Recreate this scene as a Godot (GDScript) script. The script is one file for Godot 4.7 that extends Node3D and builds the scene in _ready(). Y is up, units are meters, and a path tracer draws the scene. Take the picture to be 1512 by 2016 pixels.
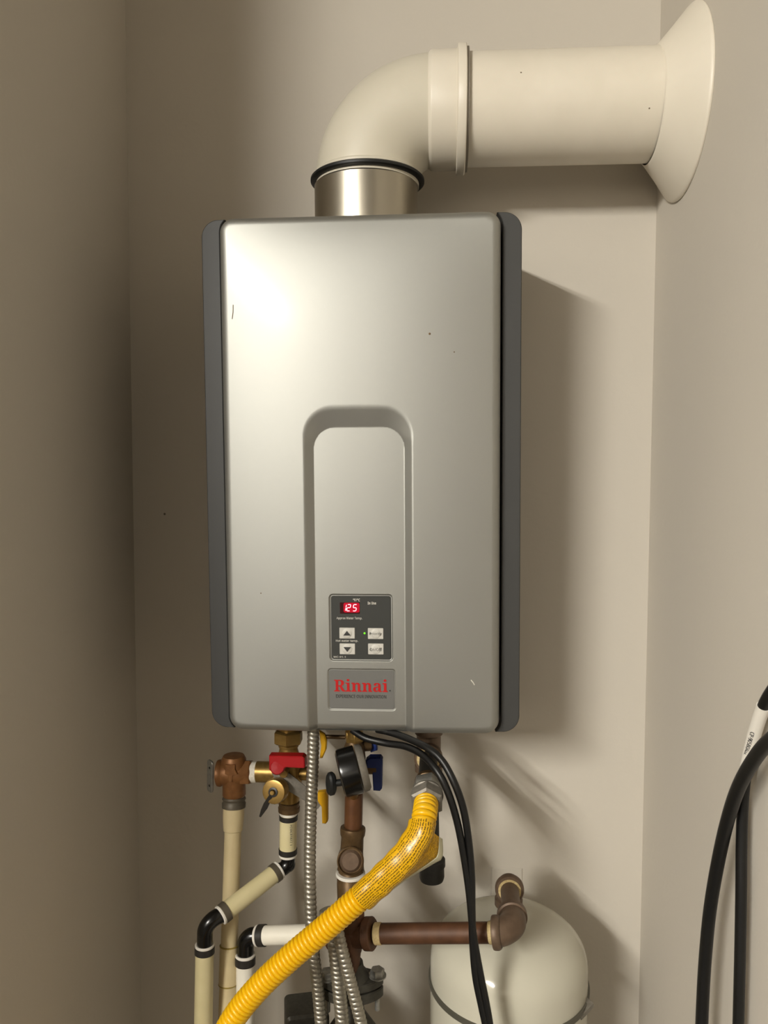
extends Node3D

var M := {}
const HEATER_TURN := Vector3(0.0111, 0.0, 0.0082)

# ---------------------------------------------------------------- helpers

func mat(c: Color, rough: float, metal := 0.0) -> StandardMaterial3D:
	var m := StandardMaterial3D.new()
	m.albedo_color = c
	m.roughness = rough
	m.metallic = metal
	return m

func noise_tex(freq: float, lo: Color, hi: Color, sd: int, normal := false, size := 512, strength := 4.0) -> NoiseTexture2D:
	var n := FastNoiseLite.new()
	n.seed = sd
	n.frequency = freq
	n.fractal_octaves = 4
	var t := NoiseTexture2D.new()
	t.noise = n
	t.width = size
	t.height = size
	t.seamless = true
	if normal:
		t.as_normal_map = true
		t.bump_strength = strength
	else:
		var g := Gradient.new()
		g.set_color(0, lo)
		g.set_color(1, hi)
		t.color_ramp = g
	return t

func mottled(m: StandardMaterial3D, freq: float, lo: Color, hi: Color, sd: int, scale: float) -> StandardMaterial3D:
	m.albedo_texture = noise_tex(freq, lo, hi, sd)
	m.albedo_color = Color.WHITE
	m.uv1_triplanar = true
	m.uv1_scale = Vector3.ONE * scale
	return m

func tag(o: Node3D, label := "", category := "", group := "", kind := "") -> Node3D:
	if label: o.set_meta("label", label)
	if category: o.set_meta("category", category)
	if group: o.set_meta("group", group)
	if kind: o.set_meta("kind", kind)
	return o

func thing(called: String, label: String, category: String, at := Vector3.ZERO, group := "") -> Node3D:
	var o := Node3D.new()
	o.name = called
	o.position = at
	add_child(o, true)
	tag(o, label, category, group)
	return o

# SurfaceTools collect shapes in world metres; obj() commits one as a named mesh under parent
func sf() -> SurfaceTool:
	var st := SurfaceTool.new()
	st.begin(Mesh.PRIMITIVE_TRIANGLES)
	return st

func obj(called: String, st: SurfaceTool, m: Material, parent: Node3D = self, label := "") -> MeshInstance3D:
	var o := MeshInstance3D.new()
	o.name = called
	o.mesh = st.commit()
	o.material_override = m
	o.cast_shadow = GeometryInstance3D.SHADOW_CASTING_SETTING_ON
	if parent != self and parent.is_inside_tree() == false:
		push_error("parent not in tree")
	parent.add_child(o, true)
	if parent != self and parent.name != "water_heater" and not parent.has_meta("local"):
		o.global_transform = Transform3D.IDENTITY
	if label: o.set_meta("label", label)
	return o

func tri(st: SurfaceTool, a: Vector3, b: Vector3, c: Vector3, na: Vector3, nb: Vector3, nc: Vector3, ua := Vector2.ZERO, ub := Vector2.ZERO, uc := Vector2.ZERO) -> void:
	st.set_normal(na); st.set_uv(ua); st.add_vertex(a)
	st.set_normal(nb); st.set_uv(ub); st.add_vertex(b)
	st.set_normal(nc); st.set_uv(uc); st.add_vertex(c)

# a skin over closed rings of equal count; edges along the sweep are creased past 40 degrees
func skin(st: SurfaceTool, rings: Array, crisp_round := false, uvs := false) -> void:
	var n: int = rings[0].size()
	var k := rings.size() - 1
	var fn := []
	var vol := 0.0
	var c := Vector3.ZERO
	for r in rings:
		for p in r: c += p
	c /= float(n * rings.size())
	for i in k:
		var row := PackedVector3Array()
		for j in n:
			var j2 := (j + 1) % n
			var a: Vector3 = rings[i][j]
			var b: Vector3 = rings[i][j2]
			var d: Vector3 = rings[i + 1][j]
			var e: Vector3 = rings[i + 1][j2]
			var x := (e - a).cross(d - b)
			vol += x.dot((a + b + d + e) * 0.25 - c)
			row.append(x.normalized())
		fn.append(row)
	var s := 1.0 if vol >= 0.0 else -1.0
	for i in k:
		for j in n:
			var j2 := (j + 1) % n
			var a: Vector3 = rings[i][j]
			var b: Vector3 = rings[i][j2]
			var d: Vector3 = rings[i + 1][j]
			var e: Vector3 = rings[i + 1][j2]
			var nn := [Vector3.ZERO, Vector3.ZERO, Vector3.ZERO, Vector3.ZERO]
			for q in 4:
				var jj: int = j if q % 2 == 0 else j2
				var own: Vector3 = fn[i][j] if crisp_round else fn[i][jj] + fn[i][(jj + n - 1) % n]
				own = own.normalized()
				var o: int = i - 1 if q < 2 else i + 1
				if o >= 0 and o < k:
					var other: Vector3 = fn[o][j] if crisp_round else fn[o][jj] + fn[o][(jj + n - 1) % n]
					other = other.normalized()
					if own.dot(other) > 0.76:
						own = (own + other).normalized()
				nn[q] = own * s
			var v0 := float(i) / k
			var v1 := float(i + 1) / k
			var u0 := float(j) / n
			var u1 := float(j + 1) / n
			if s > 0:
				tri(st, a, d, e, nn[0], nn[2], nn[3], Vector2(u0, v0), Vector2(u0, v1), Vector2(u1, v1))
				tri(st, a, e, b, nn[0], nn[3], nn[1], Vector2(u0, v0), Vector2(u1, v1), Vector2(u1, v0))
			else:
				tri(st, a, e, d, nn[0], nn[3], nn[2], Vector2(u0, v0), Vector2(u1, v1), Vector2(u0, v1))
				tri(st, a, b, e, nn[0], nn[1], nn[3], Vector2(u0, v0), Vector2(u1, v0), Vector2(u1, v1))

func frame(a: Vector3, b: Vector3, spin := 0.0) -> Transform3D:   # Y runs from a towards b
	var y := (b - a).normalized()
	var h := Vector3(0, 0, 1) if absf(y.z) < 0.9 else Vector3(0, 1, 0)
	var x := y.cross(h).normalized()
	x = x.rotated(y, spin)
	return Transform3D(Basis(x, y, x.cross(y)), a)

# turned shape: profile of (radius, height) along the line from a to b; heights in metres
func lathe(st: SurfaceTool, a: Vector3, b: Vector3, prof: Array, sides := 32, spin := 0.0) -> void:
	var t := frame(a, b, spin)
	var rings := []
	for p in prof:
		var r := PackedVector3Array()
		for j in sides:
			var w := TAU * j / sides
			r.append(t * Vector3(p.x * cos(w), p.y, p.x * sin(w)))
		rings.append(r)
	skin(st, rings, sides <= 12)

func rod(st: SurfaceTool, a: Vector3, b: Vector3, r: float, bev := 0.0006, sides := 32, spin := 0.0) -> void:
	var l := a.distance_to(b)
	lathe(st, a, b, [Vector2(0.0001, 0), Vector2(r - bev, 0), Vector2(r, bev), Vector2(r, l - bev), Vector2(r - bev, l), Vector2(0.0001, l)], sides, spin)

func cone(st: SurfaceTool, a: Vector3, b: Vector3, r0: float, r1: float, bev := 0.0006, sides := 32) -> void:
	var l := a.distance_to(b)
	lathe(st, a, b, [Vector2(0.0001, 0), Vector2(r0 - bev, 0), Vector2(r0, bev), Vector2(r1, l - bev), Vector2(r1 - bev, l), Vector2(0.0001, l)], sides)

# hexagon nut with chamfered ends
func hexnut(st: SurfaceTool, a: Vector3, b: Vector3, r: float, spin := 0.0) -> void:
	var l := a.distance_to(b)
	lathe(st, a, b, [Vector2(0.0001, 0), Vector2(r * 0.86, 0), Vector2(r, l * 0.12), Vector2(r, l * 0.88), Vector2(r * 0.86, l), Vector2(0.0001, l)], 6, spin)

func ball(st: SurfaceTool, c: Vector3, r: float, sy := 1.0, up := Vector3.UP, sides := 28) -> void:
	var prof := []
	for i in 15:
		var w := PI * i / 14.0
		prof.append(Vector2(maxf(0.0001, r * sin(w)), -r * sy * cos(w)))
	lathe(st, c, c + up, prof, sides)

func curve(pts: Array, step := 0.004) -> PackedVector3Array:   # Catmull-Rom through pts, evenly spaced
	var raw := PackedVector3Array()
	var n := pts.size()
	for i in n - 1:
		var p0: Vector3 = pts[maxi(i - 1, 0)]
		var p1: Vector3 = pts[i]
		var p2: Vector3 = pts[i + 1]
		var p3: Vector3 = pts[mini(i + 2, n - 1)]
		for k in 24:
			raw.append(p1.cubic_interpolate(p2, p0, p3, k / 24.0))
	raw.append(pts[n - 1])
	var out := PackedVector3Array([raw[0]])
	var total := 0.0
	for i in raw.size() - 1: total += raw[i].distance_to(raw[i + 1])
	var m := maxi(2, int(round(total / step)))
	var want := total / m
	var acc := 0.0
	for i in raw.size() - 1:
		var d := raw[i].distance_to(raw[i + 1])
		var at := want * out.size()
		while acc + d >= at - 1e-7 and out.size() < m:
			out.append(raw[i].lerp(raw[i + 1], (at - acc) / d))
			at = want * out.size()
		acc += d
	out.append(raw[raw.size() - 1])
	return out

# radius of a tube by kind: 0 plain, 1 corrugated hose, 2 crumpled tag, 3 spiral conduit
func wavy(kind: int, r: float, d: float, w: float) -> float:
	if kind == 1:
		var g := fposmod(d / 0.0051, 1.0)
		return r * (0.79 + 0.21 * sqrt(maxf(0.0, 1.0 - pow(2.0 * g - 1.0, 2.0))))
	if kind == 2: return r + 0.0008 * sin(w * 3.0 + d * 40.0) + 0.0004 * sin(d * 300.0 + w)
	if kind == 3:
		var f := fposmod(d / 0.0054 + w / TAU, 1.0)
		return r * (0.80 + 0.20 * sqrt(maxf(0.0, 1.0 - pow(2.0 * f - 1.0, 2.0))))
	return r

# tube along a path
func tube(st: SurfaceTool, path: PackedVector3Array, r: float, sides := 24, kind := 0, capped := true) -> void:
	var rings := []
	var n := path.size()
	var t0 := (path[1] - path[0]).normalized()
	var x := t0.cross(Vector3(0.31, 0.2, 0.93)).normalized()
	var d := 0.0
	for i in n:
		var t := (path[mini(i + 1, n - 1)] - path[maxi(i - 1, 0)]).normalized()
		x = (x - t * x.dot(t)).normalized()
		var y := t.cross(x)
		if i > 0: d += path[i].distance_to(path[i - 1])
		var ring := PackedVector3Array()
		for j in sides:
			var w := TAU * j / sides
			var q := wavy(kind, r, d, w)
			ring.append(path[i] + (x * cos(w) + y * sin(w)) * q)
		if capped and i == 0:
			var e := PackedVector3Array()
			for p in ring: e.append(path[0] + (p - path[0]) * 0.01)
			rings.append(e)
		rings.append(ring)
		if capped and i == n - 1:
			var e := PackedVector3Array()
			for p in ring: e.append(path[i] + (p - path[i]) * 0.01)
			rings.append(e)
	skin(st, rings)

func longer(pts: Array, by: float) -> Array:   # runs on past the last point
	var n := pts.size()
	var a: Vector3 = pts[n - 2]
	var b: Vector3 = pts[n - 1]
	return pts + [b + (b - a).normalized() * by]

func bend(a: Vector3, corner: Vector3, b: Vector3, r: float, steps := 14) -> PackedVector3Array:   # a straight, a quarter bend of size r, a straight
	var u := (a - corner).normalized()
	var v := (b - corner).normalized()
	var p0 := corner + u * r
	var p1 := corner + v * r
	var out := PackedVector3Array()
	if a.distance_to(p0) > 0.0004: out.append(a)
	var k := 0.5523 * r * (1.0 if absf(u.dot(v)) < 0.3 else 0.9)
	for i in steps + 1:
		var t := float(i) / steps
		out.append(p0.bezier_interpolate(p0 - u * k, p1 - v * k, p1, t))
	if b.distance_to(p1) > 0.0004: out.append(b)
	return out

# outline in a plane, extruded with a small chamfer on both rims
func plate(st: SurfaceTool, poly: PackedVector2Array, t: Transform3D, z0: float, z1: float, bev := 0.0006) -> void:
	var p := poly
	if Geometry2D.is_polygon_clockwise(p):
		p = poly.duplicate()
		p.reverse()
	var n := p.size()
	var inner := PackedVector2Array()
	for i in n:
		var a := (p[i] - p[(i + n - 1) % n]).normalized()
		var b := (p[(i + 1) % n] - p[i]).normalized()
		var m := (Vector2(-a.y, a.x) + Vector2(-b.y, b.x)).normalized()
		inner.append(p[i] + m * bev)
	var rings := []
	for q in [[inner, z0], [p, z0 + bev], [p, z1 - bev], [inner, z1]]:
		var r := PackedVector3Array()
		for v in q[0]: r.append(t * Vector3(v.x, v.y, q[1]))
		rings.append(r)
	var g := SurfaceTool.new()
	g.begin(Mesh.PRIMITIVE_TRIANGLES)
	# rim: smooth round the outline only where it turns gently
	var k := 3
	for i in k:
		for j in n:
			var j2 := (j + 1) % n
			var f0: Vector3 = (rings[i + 1][j] - rings[i][j]).cross(rings[i][j2] - rings[i][j]).normalized() * -1.0
			var na := f0
			var nb := f0
			for w in [[(j + n - 1) % n, j, 0], [j2, (j2 + 1) % n, 1]]:
				var f1: Vector3 = (rings[i + 1][w[0]] - rings[i][w[0]]).cross(rings[i][w[1]] - rings[i][w[0]]).normalized() * -1.0
				if f1.dot(f0) > 0.8:
					if w[2] == 0: na = (f0 + f1).normalized()
					else: nb = (f0 + f1).normalized()
			tri(st, rings[i][j], rings[i + 1][j2], rings[i][j2], na, nb, nb)
			tri(st, rings[i][j], rings[i + 1][j], rings[i + 1][j2], na, na, nb)
	var idx := Geometry2D.triangulate_polygon(inner)
	var fz := t.basis.z.normalized()
	for i in range(0, idx.size(), 3):
		var A := inner[idx[i]]
		var B := inner[idx[i + 1]]
		var C := inner[idx[i + 2]]
		if (B - A).cross(C - A) < 0.0:
			var s := B
			B = C
			C = s
		tri(st, t * Vector3(A.x, A.y, z1), t * Vector3(C.x, C.y, z1), t * Vector3(B.x, B.y, z1), fz, fz, fz, A, C, B)
		tri(st, t * Vector3(A.x, A.y, z0), t * Vector3(B.x, B.y, z0), t * Vector3(C.x, C.y, z0), -fz, -fz, -fz)

func rrect(cx: float, cy: float, hw: float, hh: float, r: float, steps := 8) -> PackedVector2Array:
	var p := PackedVector2Array()
	for c in [[1, 1, 0.0], [-1, 1, 0.5], [-1, -1, 1.0], [1, -1, 1.5]]:
		for i in steps + 1:
			var w: float = PI * (c[2] + 0.5 * i / steps)
			p.append(Vector2(cx + c[0] * (hw - r) + r * cos(w), cy + c[1] * (hh - r) + r * sin(w)))
	return p

func box(st: SurfaceTool, lo: Vector3, hi: Vector3, bev := 0.0) -> void:
	plate(st, PackedVector2Array([Vector2(lo.x, lo.y), Vector2(hi.x, lo.y), Vector2(hi.x, hi.y), Vector2(lo.x, hi.y)]), Transform3D.IDENTITY, lo.z, hi.z, maxf(bev, 0.00001))

func font(which: String, bold := false) -> SystemFont:
	var f := SystemFont.new()
	f.font_names = PackedStringArray([which])
	f.font_weight = 700 if bold else 400
	return f

# lettering fitted to a width and height, centred at a place on the parent
func letters(called: String, s: String, f: Font, w: float, h: float, t: Transform3D, m: Material, parent: Node3D, depth := 0.0004) -> MeshInstance3D:
	var tm := TextMesh.new()
	tm.text = s
	tm.font = f
	tm.font_size = 48
	tm.pixel_size = 0.01
	tm.depth = 0.02
	tm.curve_step = 2.0
	var ab := tm.get_aabb()
	var o := MeshInstance3D.new()
	o.name = called
	o.mesh = tm
	o.material_override = m
	parent.add_child(o, true)
	var sx := w / ab.size.x
	var sy := h / ab.size.y
	var c := ab.get_center()
	var place := t * Transform3D(Basis.from_scale(Vector3(sx, sy, depth / 0.02)), Vector3(-c.x * sx, -c.y * sy, 0))
	if parent.has_meta("local"): o.transform = place
	else: o.global_transform = place
	return o

func flat(v: Vector3, z: float) -> Transform3D:
	return Transform3D(Basis(), Vector3(v.x, v.y, z))

# ---------------------------------------------------------------- the heater's front cover

const CW := 0.1545
const CH := 0.2880
const CR := 0.016

func rr_sdf(x: float, y: float, cx: float, cy: float, hw: float, hh: float, r: float) -> float:
	var qx := absf(x - cx) - hw + r
	var qy := absf(y - cy) - hh + r
	return Vector2(maxf(qx, 0), maxf(qy, 0)).length() + minf(maxf(qx, qy), 0.0) - r

func dent(s: float, depth: float, wall: float) -> float:   # s < 0 inside
	return depth * smoothstep(wall, -0.0002, s)

const ARCH_IN := [-0.001, 0.0503, 0.057]
const ARCH_OUT := [-0.0014, 0.0594, 0.0764]
const PANEL := [-0.0003, -0.1668, 0.0347, 0.0373]
const BADGE := [-0.0002, -0.238, 0.0376, 0.0234]

func cover_z(x: float, y: float) -> float:
	var z := 0.2125 + 0.0115 * (1.0 - pow(absf(x / CW), 2.2)) * (1.0 - (pow(y / CH, 6.0) if y > 0.0 else 0.55 * pow(y / CH, 4.0)))
	# the long arch pressed into the sheet: a flat tongue with sloping sides
	var bow := 0.0022 * (1.0 - pow((x - ARCH_OUT[0]) / ARCH_OUT[1], 2.0))
	var so := rr_sdf(x, y, ARCH_OUT[0], ARCH_OUT[2] + bow - 0.4, ARCH_OUT[1], 0.4, 0.030)
	if so < 0.003:
		var si := rr_sdf(x, y, ARCH_IN[0], ARCH_IN[2] - 0.4, ARCH_IN[1], 0.4, 0.024)
		var t := 0.0
		if si > 0.0:
			t = si / maxf(si - so, 0.0001)
		var e := 0.16
		var f := 1.0 - t
		if t > 1.0 - e: f = pow(1.0 + e - t, 2.0) / (4.0 * e)
		if t > 1.0 + e: f = 0.0
		z -= 0.0085 * f
	z -= dent(rr_sdf(x, y, PANEL[0], PANEL[1], PANEL[2], PANEL[3], 0.0035), 0.0018, 0.0011)
	z -= dent(rr_sdf(x, y, BADGE[0], BADGE[1], BADGE[2], BADGE[3], 0.0030), 0.0012, 0.0011)
	# rolled rim
	var d := -rr_sdf(x, y, 0, 0, CW, CH, CR)
	var R := 0.0100
	if d < R:
		d = maxf(d, 0.0)
		z -= R - sqrt(maxf(R * R - (R - d) * (R - d), 0.0))
	return z

func steps(marks: Array, lo: float, hi: float, coarse: float) -> PackedFloat32Array:   # marks: [from, to, spacing]
	var out := PackedFloat32Array()
	var v := lo
	while v < hi:
		out.append(v)
		var s := coarse
		for m in marks:
			if v >= m[0] - 1e-6 and v < m[1]: s = minf(s, m[2])
			elif v < m[0]: s = minf(s, maxf(m[0] - v, 0.0003))
		v += s
	out.append(hi)
	return out

func cover_mesh() -> SurfaceTool:
	var st := sf()
	var eu := 0.0104 / CW
	# u is relative to the half width of the row, so that rows near the ends follow the rounded corners
	var us := steps([[-1.0, -1.0 + eu, 0.0006 / CW], [1.0 - eu, 1.0, 0.0006 / CW], [(ARCH_OUT[0] - ARCH_OUT[1] - 0.003) / CW, (ARCH_OUT[0] + ARCH_OUT[1] + 0.003) / CW, 0.0010 / CW]], -1.0, 1.0, 0.006 / CW)
	var vs := steps([[-CH, -CH + 0.016, 0.0006], [CH - 0.016, CH, 0.0006], [ARCH_IN[2] - 0.035, ARCH_OUT[2] + 0.006, 0.0010],
		[PANEL[1] - PANEL[3] - 0.004, PANEL[1] - PANEL[3] + 0.004, 0.0005], [PANEL[1] + PANEL[3] - 0.004, PANEL[1] + PANEL[3] + 0.002, 0.0005],
		[BADGE[1] - BADGE[3] - 0.002, BADGE[1] - BADGE[3] + 0.004, 0.0005], [BADGE[1] + BADGE[3] - 0.004, BADGE[1] + BADGE[3] + 0.002, 0.0005]], -CH, CH, 0.006)
	var P := []
	var N := []
	for y in vs:
		var over := maxf(absf(y) - (CH - CR), 0.0)
		var hw := CW - (CR - sqrt(maxf(CR * CR - over * over, 0.0)))
		var rowp := PackedVector3Array()
		var rown := PackedVector3Array()
		for u in us:
			var x := u * hw
			var z := cover_z(x, y)
			rowp.append(Vector3(x, y, z))
			var e := 0.0003
			var n := Vector3(cover_z(x - e, y) - cover_z(x + e, y), cover_z(x, y - e) - cover_z(x, y + e), 2.0 * e)
			rown.append(n.normalized())
		P.append(rowp)
		N.append(rown)
	for i in vs.size() - 1:
		for j in us.size() - 1:
			var a: Vector3 = P[i][j]
			var b: Vector3 = P[i][j + 1]
			var c: Vector3 = P[i + 1][j + 1]
			var d: Vector3 = P[i + 1][j]
			tri(st, a, c, b, N[i][j], N[i + 1][j + 1], N[i][j + 1], Vector2(a.x, a.y), Vector2(c.x, c.y), Vector2(b.x, b.y))
			tri(st, a, d, c, N[i][j], N[i + 1][j], N[i + 1][j + 1], Vector2(a.x, a.y), Vector2(d.x, d.y), Vector2(c.x, c.y))
	# side walls going back into the case
	var loop := rrect(0, 0, CW, CH, CR, 10)
	var r0 := PackedVector3Array()
	var r1 := PackedVector3Array()
	for p in loop:
		r0.append(Vector3(p.x, p.y, cover_z(p.x, p.y) + 0.0002))
		r1.append(Vector3(p.x, p.y, 0.168))
	skin(st, [r1, r0])
	return st

# ---------------------------------------------------------------- the scene

func _ready() -> void:
	# camera, light, exposure
	var cam := Camera3D.new()
	cam.name = "camera"
	add_child(cam)
	cam.position = Vector3(0, 1.5, 1.082)
	cam.rotation = Vector3(-0.0579, 0.0676, 0.0025)
	cam.fov = 66.07
	cam.near = 0.02
	cam.current = true
	var env := Environment.new()
	env.background_mode = Environment.BG_COLOR
	env.background_color = Color.BLACK
	env.tonemap_mode = Environment.TONE_MAPPER_LINEAR
	env.tonemap_exposure = 1.0
	env.sdfgi_enabled = true
	env.ssao_enabled = true
	env.ssil_enabled = true
	var we := WorldEnvironment.new()
	we.name = "environment"
	we.environment = env
	add_child(we)

	materials()
	room()
	for x in [-1.39, -1.55]:
		strip_light(Vector3(x, 2.445, 3.15), 1.70, 8.6)
	water_heater()
	vent()
	relief_valve()
	shutoff_valve()
	hot_pipe()
	cold_pipe()
	brass_line()
	gauge_valve()
	gas_line()
	gas_hose()
	conduits()
	power_cord()
	tank()
	pump()
	wall_cables()

func materials() -> void:
	var wall := mat(Color(0.790, 0.763, 0.716), 0.85)
	wall.heightmap_enabled = false
	wall.normal_enabled = true
	wall.normal_texture = noise_tex(0.035, Color.BLACK, Color.WHITE, 7, true, 512, 1.2)
	wall.normal_scale = 0.25
	wall.uv1_triplanar = true
	wall.uv1_world_triplanar = true
	wall.uv1_scale = Vector3.ONE * 5.0
	M.wall = wall
	M.ceiling = mat(Color(0.76, 0.74, 0.70), 0.9)
	M.far_wall = mat(Color(0.82, 0.79, 0.745), 0.85)
	M.wainscot = mat(Color(0.17, 0.13, 0.10), 0.7)
	M.floor = mottled(mat(Color.WHITE, 0.7), 0.02, Color(0.20, 0.18, 0.15), Color(0.26, 0.235, 0.20), 3, 1.5)
	var cover := mat(Color(0.66, 0.66, 0.64), 0.54, 0.95)
	cover.clearcoat_enabled = true
	cover.clearcoat = 0.10
	cover.clearcoat_roughness = 0.16
	cover.normal_enabled = true
	cover.normal_texture = noise_tex(0.25, Color.BLACK, Color.WHITE, 11, true, 512, 1.0)
	cover.normal_scale = 0.06
	cover.uv1_triplanar = true
	cover.uv1_scale = Vector3.ONE * 14.0
	M.cover = cover
	M.case = mat(Color(0.22, 0.22, 0.215), 0.55, 0.0)
	M.dark = mat(Color(0.05, 0.05, 0.05), 0.6)
	M.steel = mat(Color(0.70, 0.675, 0.62), 0.34, 1.0)
	M.pvc = mottled(mat(Color.WHITE, 0.42), 0.008, Color(0.87, 0.84, 0.775), Color(0.90, 0.87, 0.81), 5, 3.0)
	M.pvc_elbow = mottled(mat(Color.WHITE, 0.45), 0.008, Color(0.81, 0.785, 0.715), Color(0.84, 0.815, 0.75), 6, 3.0)
	M.rubber = mat(Color(0.07, 0.075, 0.075), 0.5)
	M.panel = mat(Color(0.20, 0.205, 0.195), 0.5)
	M.button = mat(Color(0.78, 0.77, 0.74), 0.45)
	M.print_white = mat(Color(0.85, 0.84, 0.80), 0.6)
	M.print_dark = mat(Color(0.20, 0.20, 0.20), 0.6)
	M.print_red = mat(Color(0.72, 0.05, 0.06), 0.5)
	M.badge = mat(Color(0.55, 0.55, 0.54), 0.4, 0.6)
	var led := mat(Color(0.30, 0.0, 0.04), 0.3)
	led.emission_enabled = true
	led.emission = Color(0.85, 0.0, 0.16)
	led.emission_energy_multiplier = 0.75
	M.led_window = led
	M.led_dark = mat(Color(0.22, 0.02, 0.04), 0.3)
	var digit := mat(Color(1, 0.8, 0.85), 0.4)
	digit.emission_enabled = true
	digit.emission = Color(1.0, 0.80, 0.85)
	digit.emission_energy_multiplier = 1.3
	M.digit = digit
	var green := mat(Color(0.4, 0.9, 0.1), 0.4)
	green.emission_enabled = true
	green.emission = Color(0.45, 1.0, 0.12)
	green.emission_energy_multiplier = 0.9
	M.green = green
	M.bronze = mottled(mat(Color.WHITE, 0.45, 0.4), 0.02, Color(0.46, 0.30, 0.17), Color(0.56, 0.39, 0.23), 21, 9.0)
	M.brass = mottled(mat(Color.WHITE, 0.34, 0.75), 0.02, Color(0.54, 0.43, 0.23), Color(0.67, 0.55, 0.32), 22, 9.0)
	M.old_brass = mottled(mat(Color.WHITE, 0.42, 0.55), 0.02, Color(0.33, 0.25, 0.16), Color(0.45, 0.36, 0.24), 23, 9.0)
	M.dull_brass = mottled(mat(Color.WHITE, 0.5, 0.3), 0.02, Color(0.36, 0.29, 0.23), Color(0.45, 0.37, 0.30), 24, 9.0)
	M.copper = mottled(mat(Color.WHITE, 0.42, 0.35), 0.015, Color(0.33, 0.205, 0.115), Color(0.42, 0.275, 0.165), 25, 7.0)
	M.brown_pipe = mottled(mat(Color.WHITE, 0.58, 0.15), 0.012, Color(0.28, 0.175, 0.10), Color(0.38, 0.245, 0.15), 26, 7.0)
	M.speck = mat(Color(0.48, 0.42, 0.35), 0.7)
	M.seal = mat(Color(0.50, 0.47, 0.42), 0.6)
	M.tape = mottled(mat(Color.WHITE, 0.7), 0.05, Color(0.78, 0.75, 0.68), Color(0.90, 0.88, 0.84), 27, 12.0)
	M.cream_tape = mottled(mat(Color.WHITE, 0.7), 0.05, Color(0.70, 0.60, 0.40), Color(0.86, 0.79, 0.60), 28, 12.0)
	M.cpvc = mottled(mat(Color.WHITE, 0.45), 0.01, Color(0.78, 0.71, 0.55), Color(0.83, 0.77, 0.61), 29, 5.0)
	M.glue = mat(Color(0.55, 0.47, 0.20), 0.4)
	M.pex_cream = mottled(mat(Color.WHITE, 0.4), 0.01, Color(0.80, 0.755, 0.58), Color(0.84, 0.795, 0.63), 30, 5.0)
	M.pex_white = mottled(mat(Color.WHITE, 0.4), 0.01, Color(0.88, 0.86, 0.80), Color(0.92, 0.90, 0.85), 31, 5.0)
	M.white_plastic = mat(Color(0.88, 0.86, 0.82), 0.4)
	M.crimp = mat(Color(0.17, 0.16, 0.15), 0.45, 0.2)
	M.grey_crimp = mat(Color(0.36, 0.33, 0.28), 0.5, 0.3)
	M.black_plastic = mat(Color(0.035, 0.035, 0.035), 0.25)
	M.black_iron = mottled(mat(Color.WHITE, 0.5, 0.2), 0.03, Color(0.10, 0.095, 0.085), Color(0.16, 0.15, 0.13), 33, 9.0)
	M.red_grip = mat(Color(0.60, 0.04, 0.07), 0.4)
	M.yellow_grip = mat(Color(0.80, 0.60, 0.05), 0.45)
	M.blue_grip = mat(Color(0.08, 0.18, 0.44), 0.45)
	M.zinc = mottled(mat(Color.WHITE, 0.42, 0.7), 0.03, Color(0.55, 0.55, 0.53), Color(0.68, 0.67, 0.64), 34, 9.0)
	M.grey_metal = mottled(mat(Color.WHITE, 0.5, 0.5), 0.03, Color(0.46, 0.44, 0.41), Color(0.58, 0.56, 0.52), 35, 9.0)
	M.conduit = mat(Color(0.66, 0.64, 0.59), 0.42, 0.9)
	var hose := mat(Color(0.90, 0.70, 0.012), 0.36)
	hose.clearcoat_enabled = true
	hose.clearcoat = 0.12
	hose.clearcoat_roughness = 0.2
	M.hose = hose
	M.hose_tag = mat(Color.WHITE, 0.3)
	M.hose_tag.albedo_texture = tag_print()
	M.tag_back = mat(Color(0.80, 0.78, 0.66), 0.35)
	M.cord = mat(Color(0.03, 0.03, 0.03), 0.42)
	M.cable = mat(Color(0.035, 0.035, 0.035), 0.45)
	M.tank = mat(Color(0.765, 0.75, 0.685), 0.14)
	M.tank_band = mat(Color(0.36, 0.35, 0.31), 0.45, 0.3)
	M.pump = mottled(mat(Color.WHITE, 0.5, 0.3), 0.03, Color(0.20, 0.19, 0.16), Color(0.28, 0.27, 0.24), 36, 9.0)
	M.lamp_body = mat(Color(0.9, 0.9, 0.88), 0.5)

func tag_print() -> ImageTexture:   # rows of tiny illegible print, as on the label round the hose
	var im := Image.create(512, 1024, false, Image.FORMAT_RGB8)
	im.fill(Color(0.86, 0.66, 0.06))
	var g := RandomNumberGenerator.new()
	g.seed = 5
	for c in 33:
		var x := 3 + c * 15
		var y := g.randi_range(6, 60)
		var gap := g.randf() < 0.12
		while y < 1010 and not gap:
			var l := g.randi_range(8, 34)
			if g.randf() < 0.94:
				var k := y
				while k < y + l and k < 1010:      # letters within a word
					im.fill_rect(Rect2i(x + g.randi_range(0, 1), k, g.randi_range(4, 7), 4), Color(0.17, 0.12, 0.02))
					k += 5
			y += l + g.randi_range(5, 9)
	return ImageTexture.create_from_image(im)

func slab(called: String, lo: Vector3, hi: Vector3, m: Material) -> void:
	var st := sf()
	box(st, lo, hi)
	tag(obj(called, st, m), "", "", "", "structure")

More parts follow.
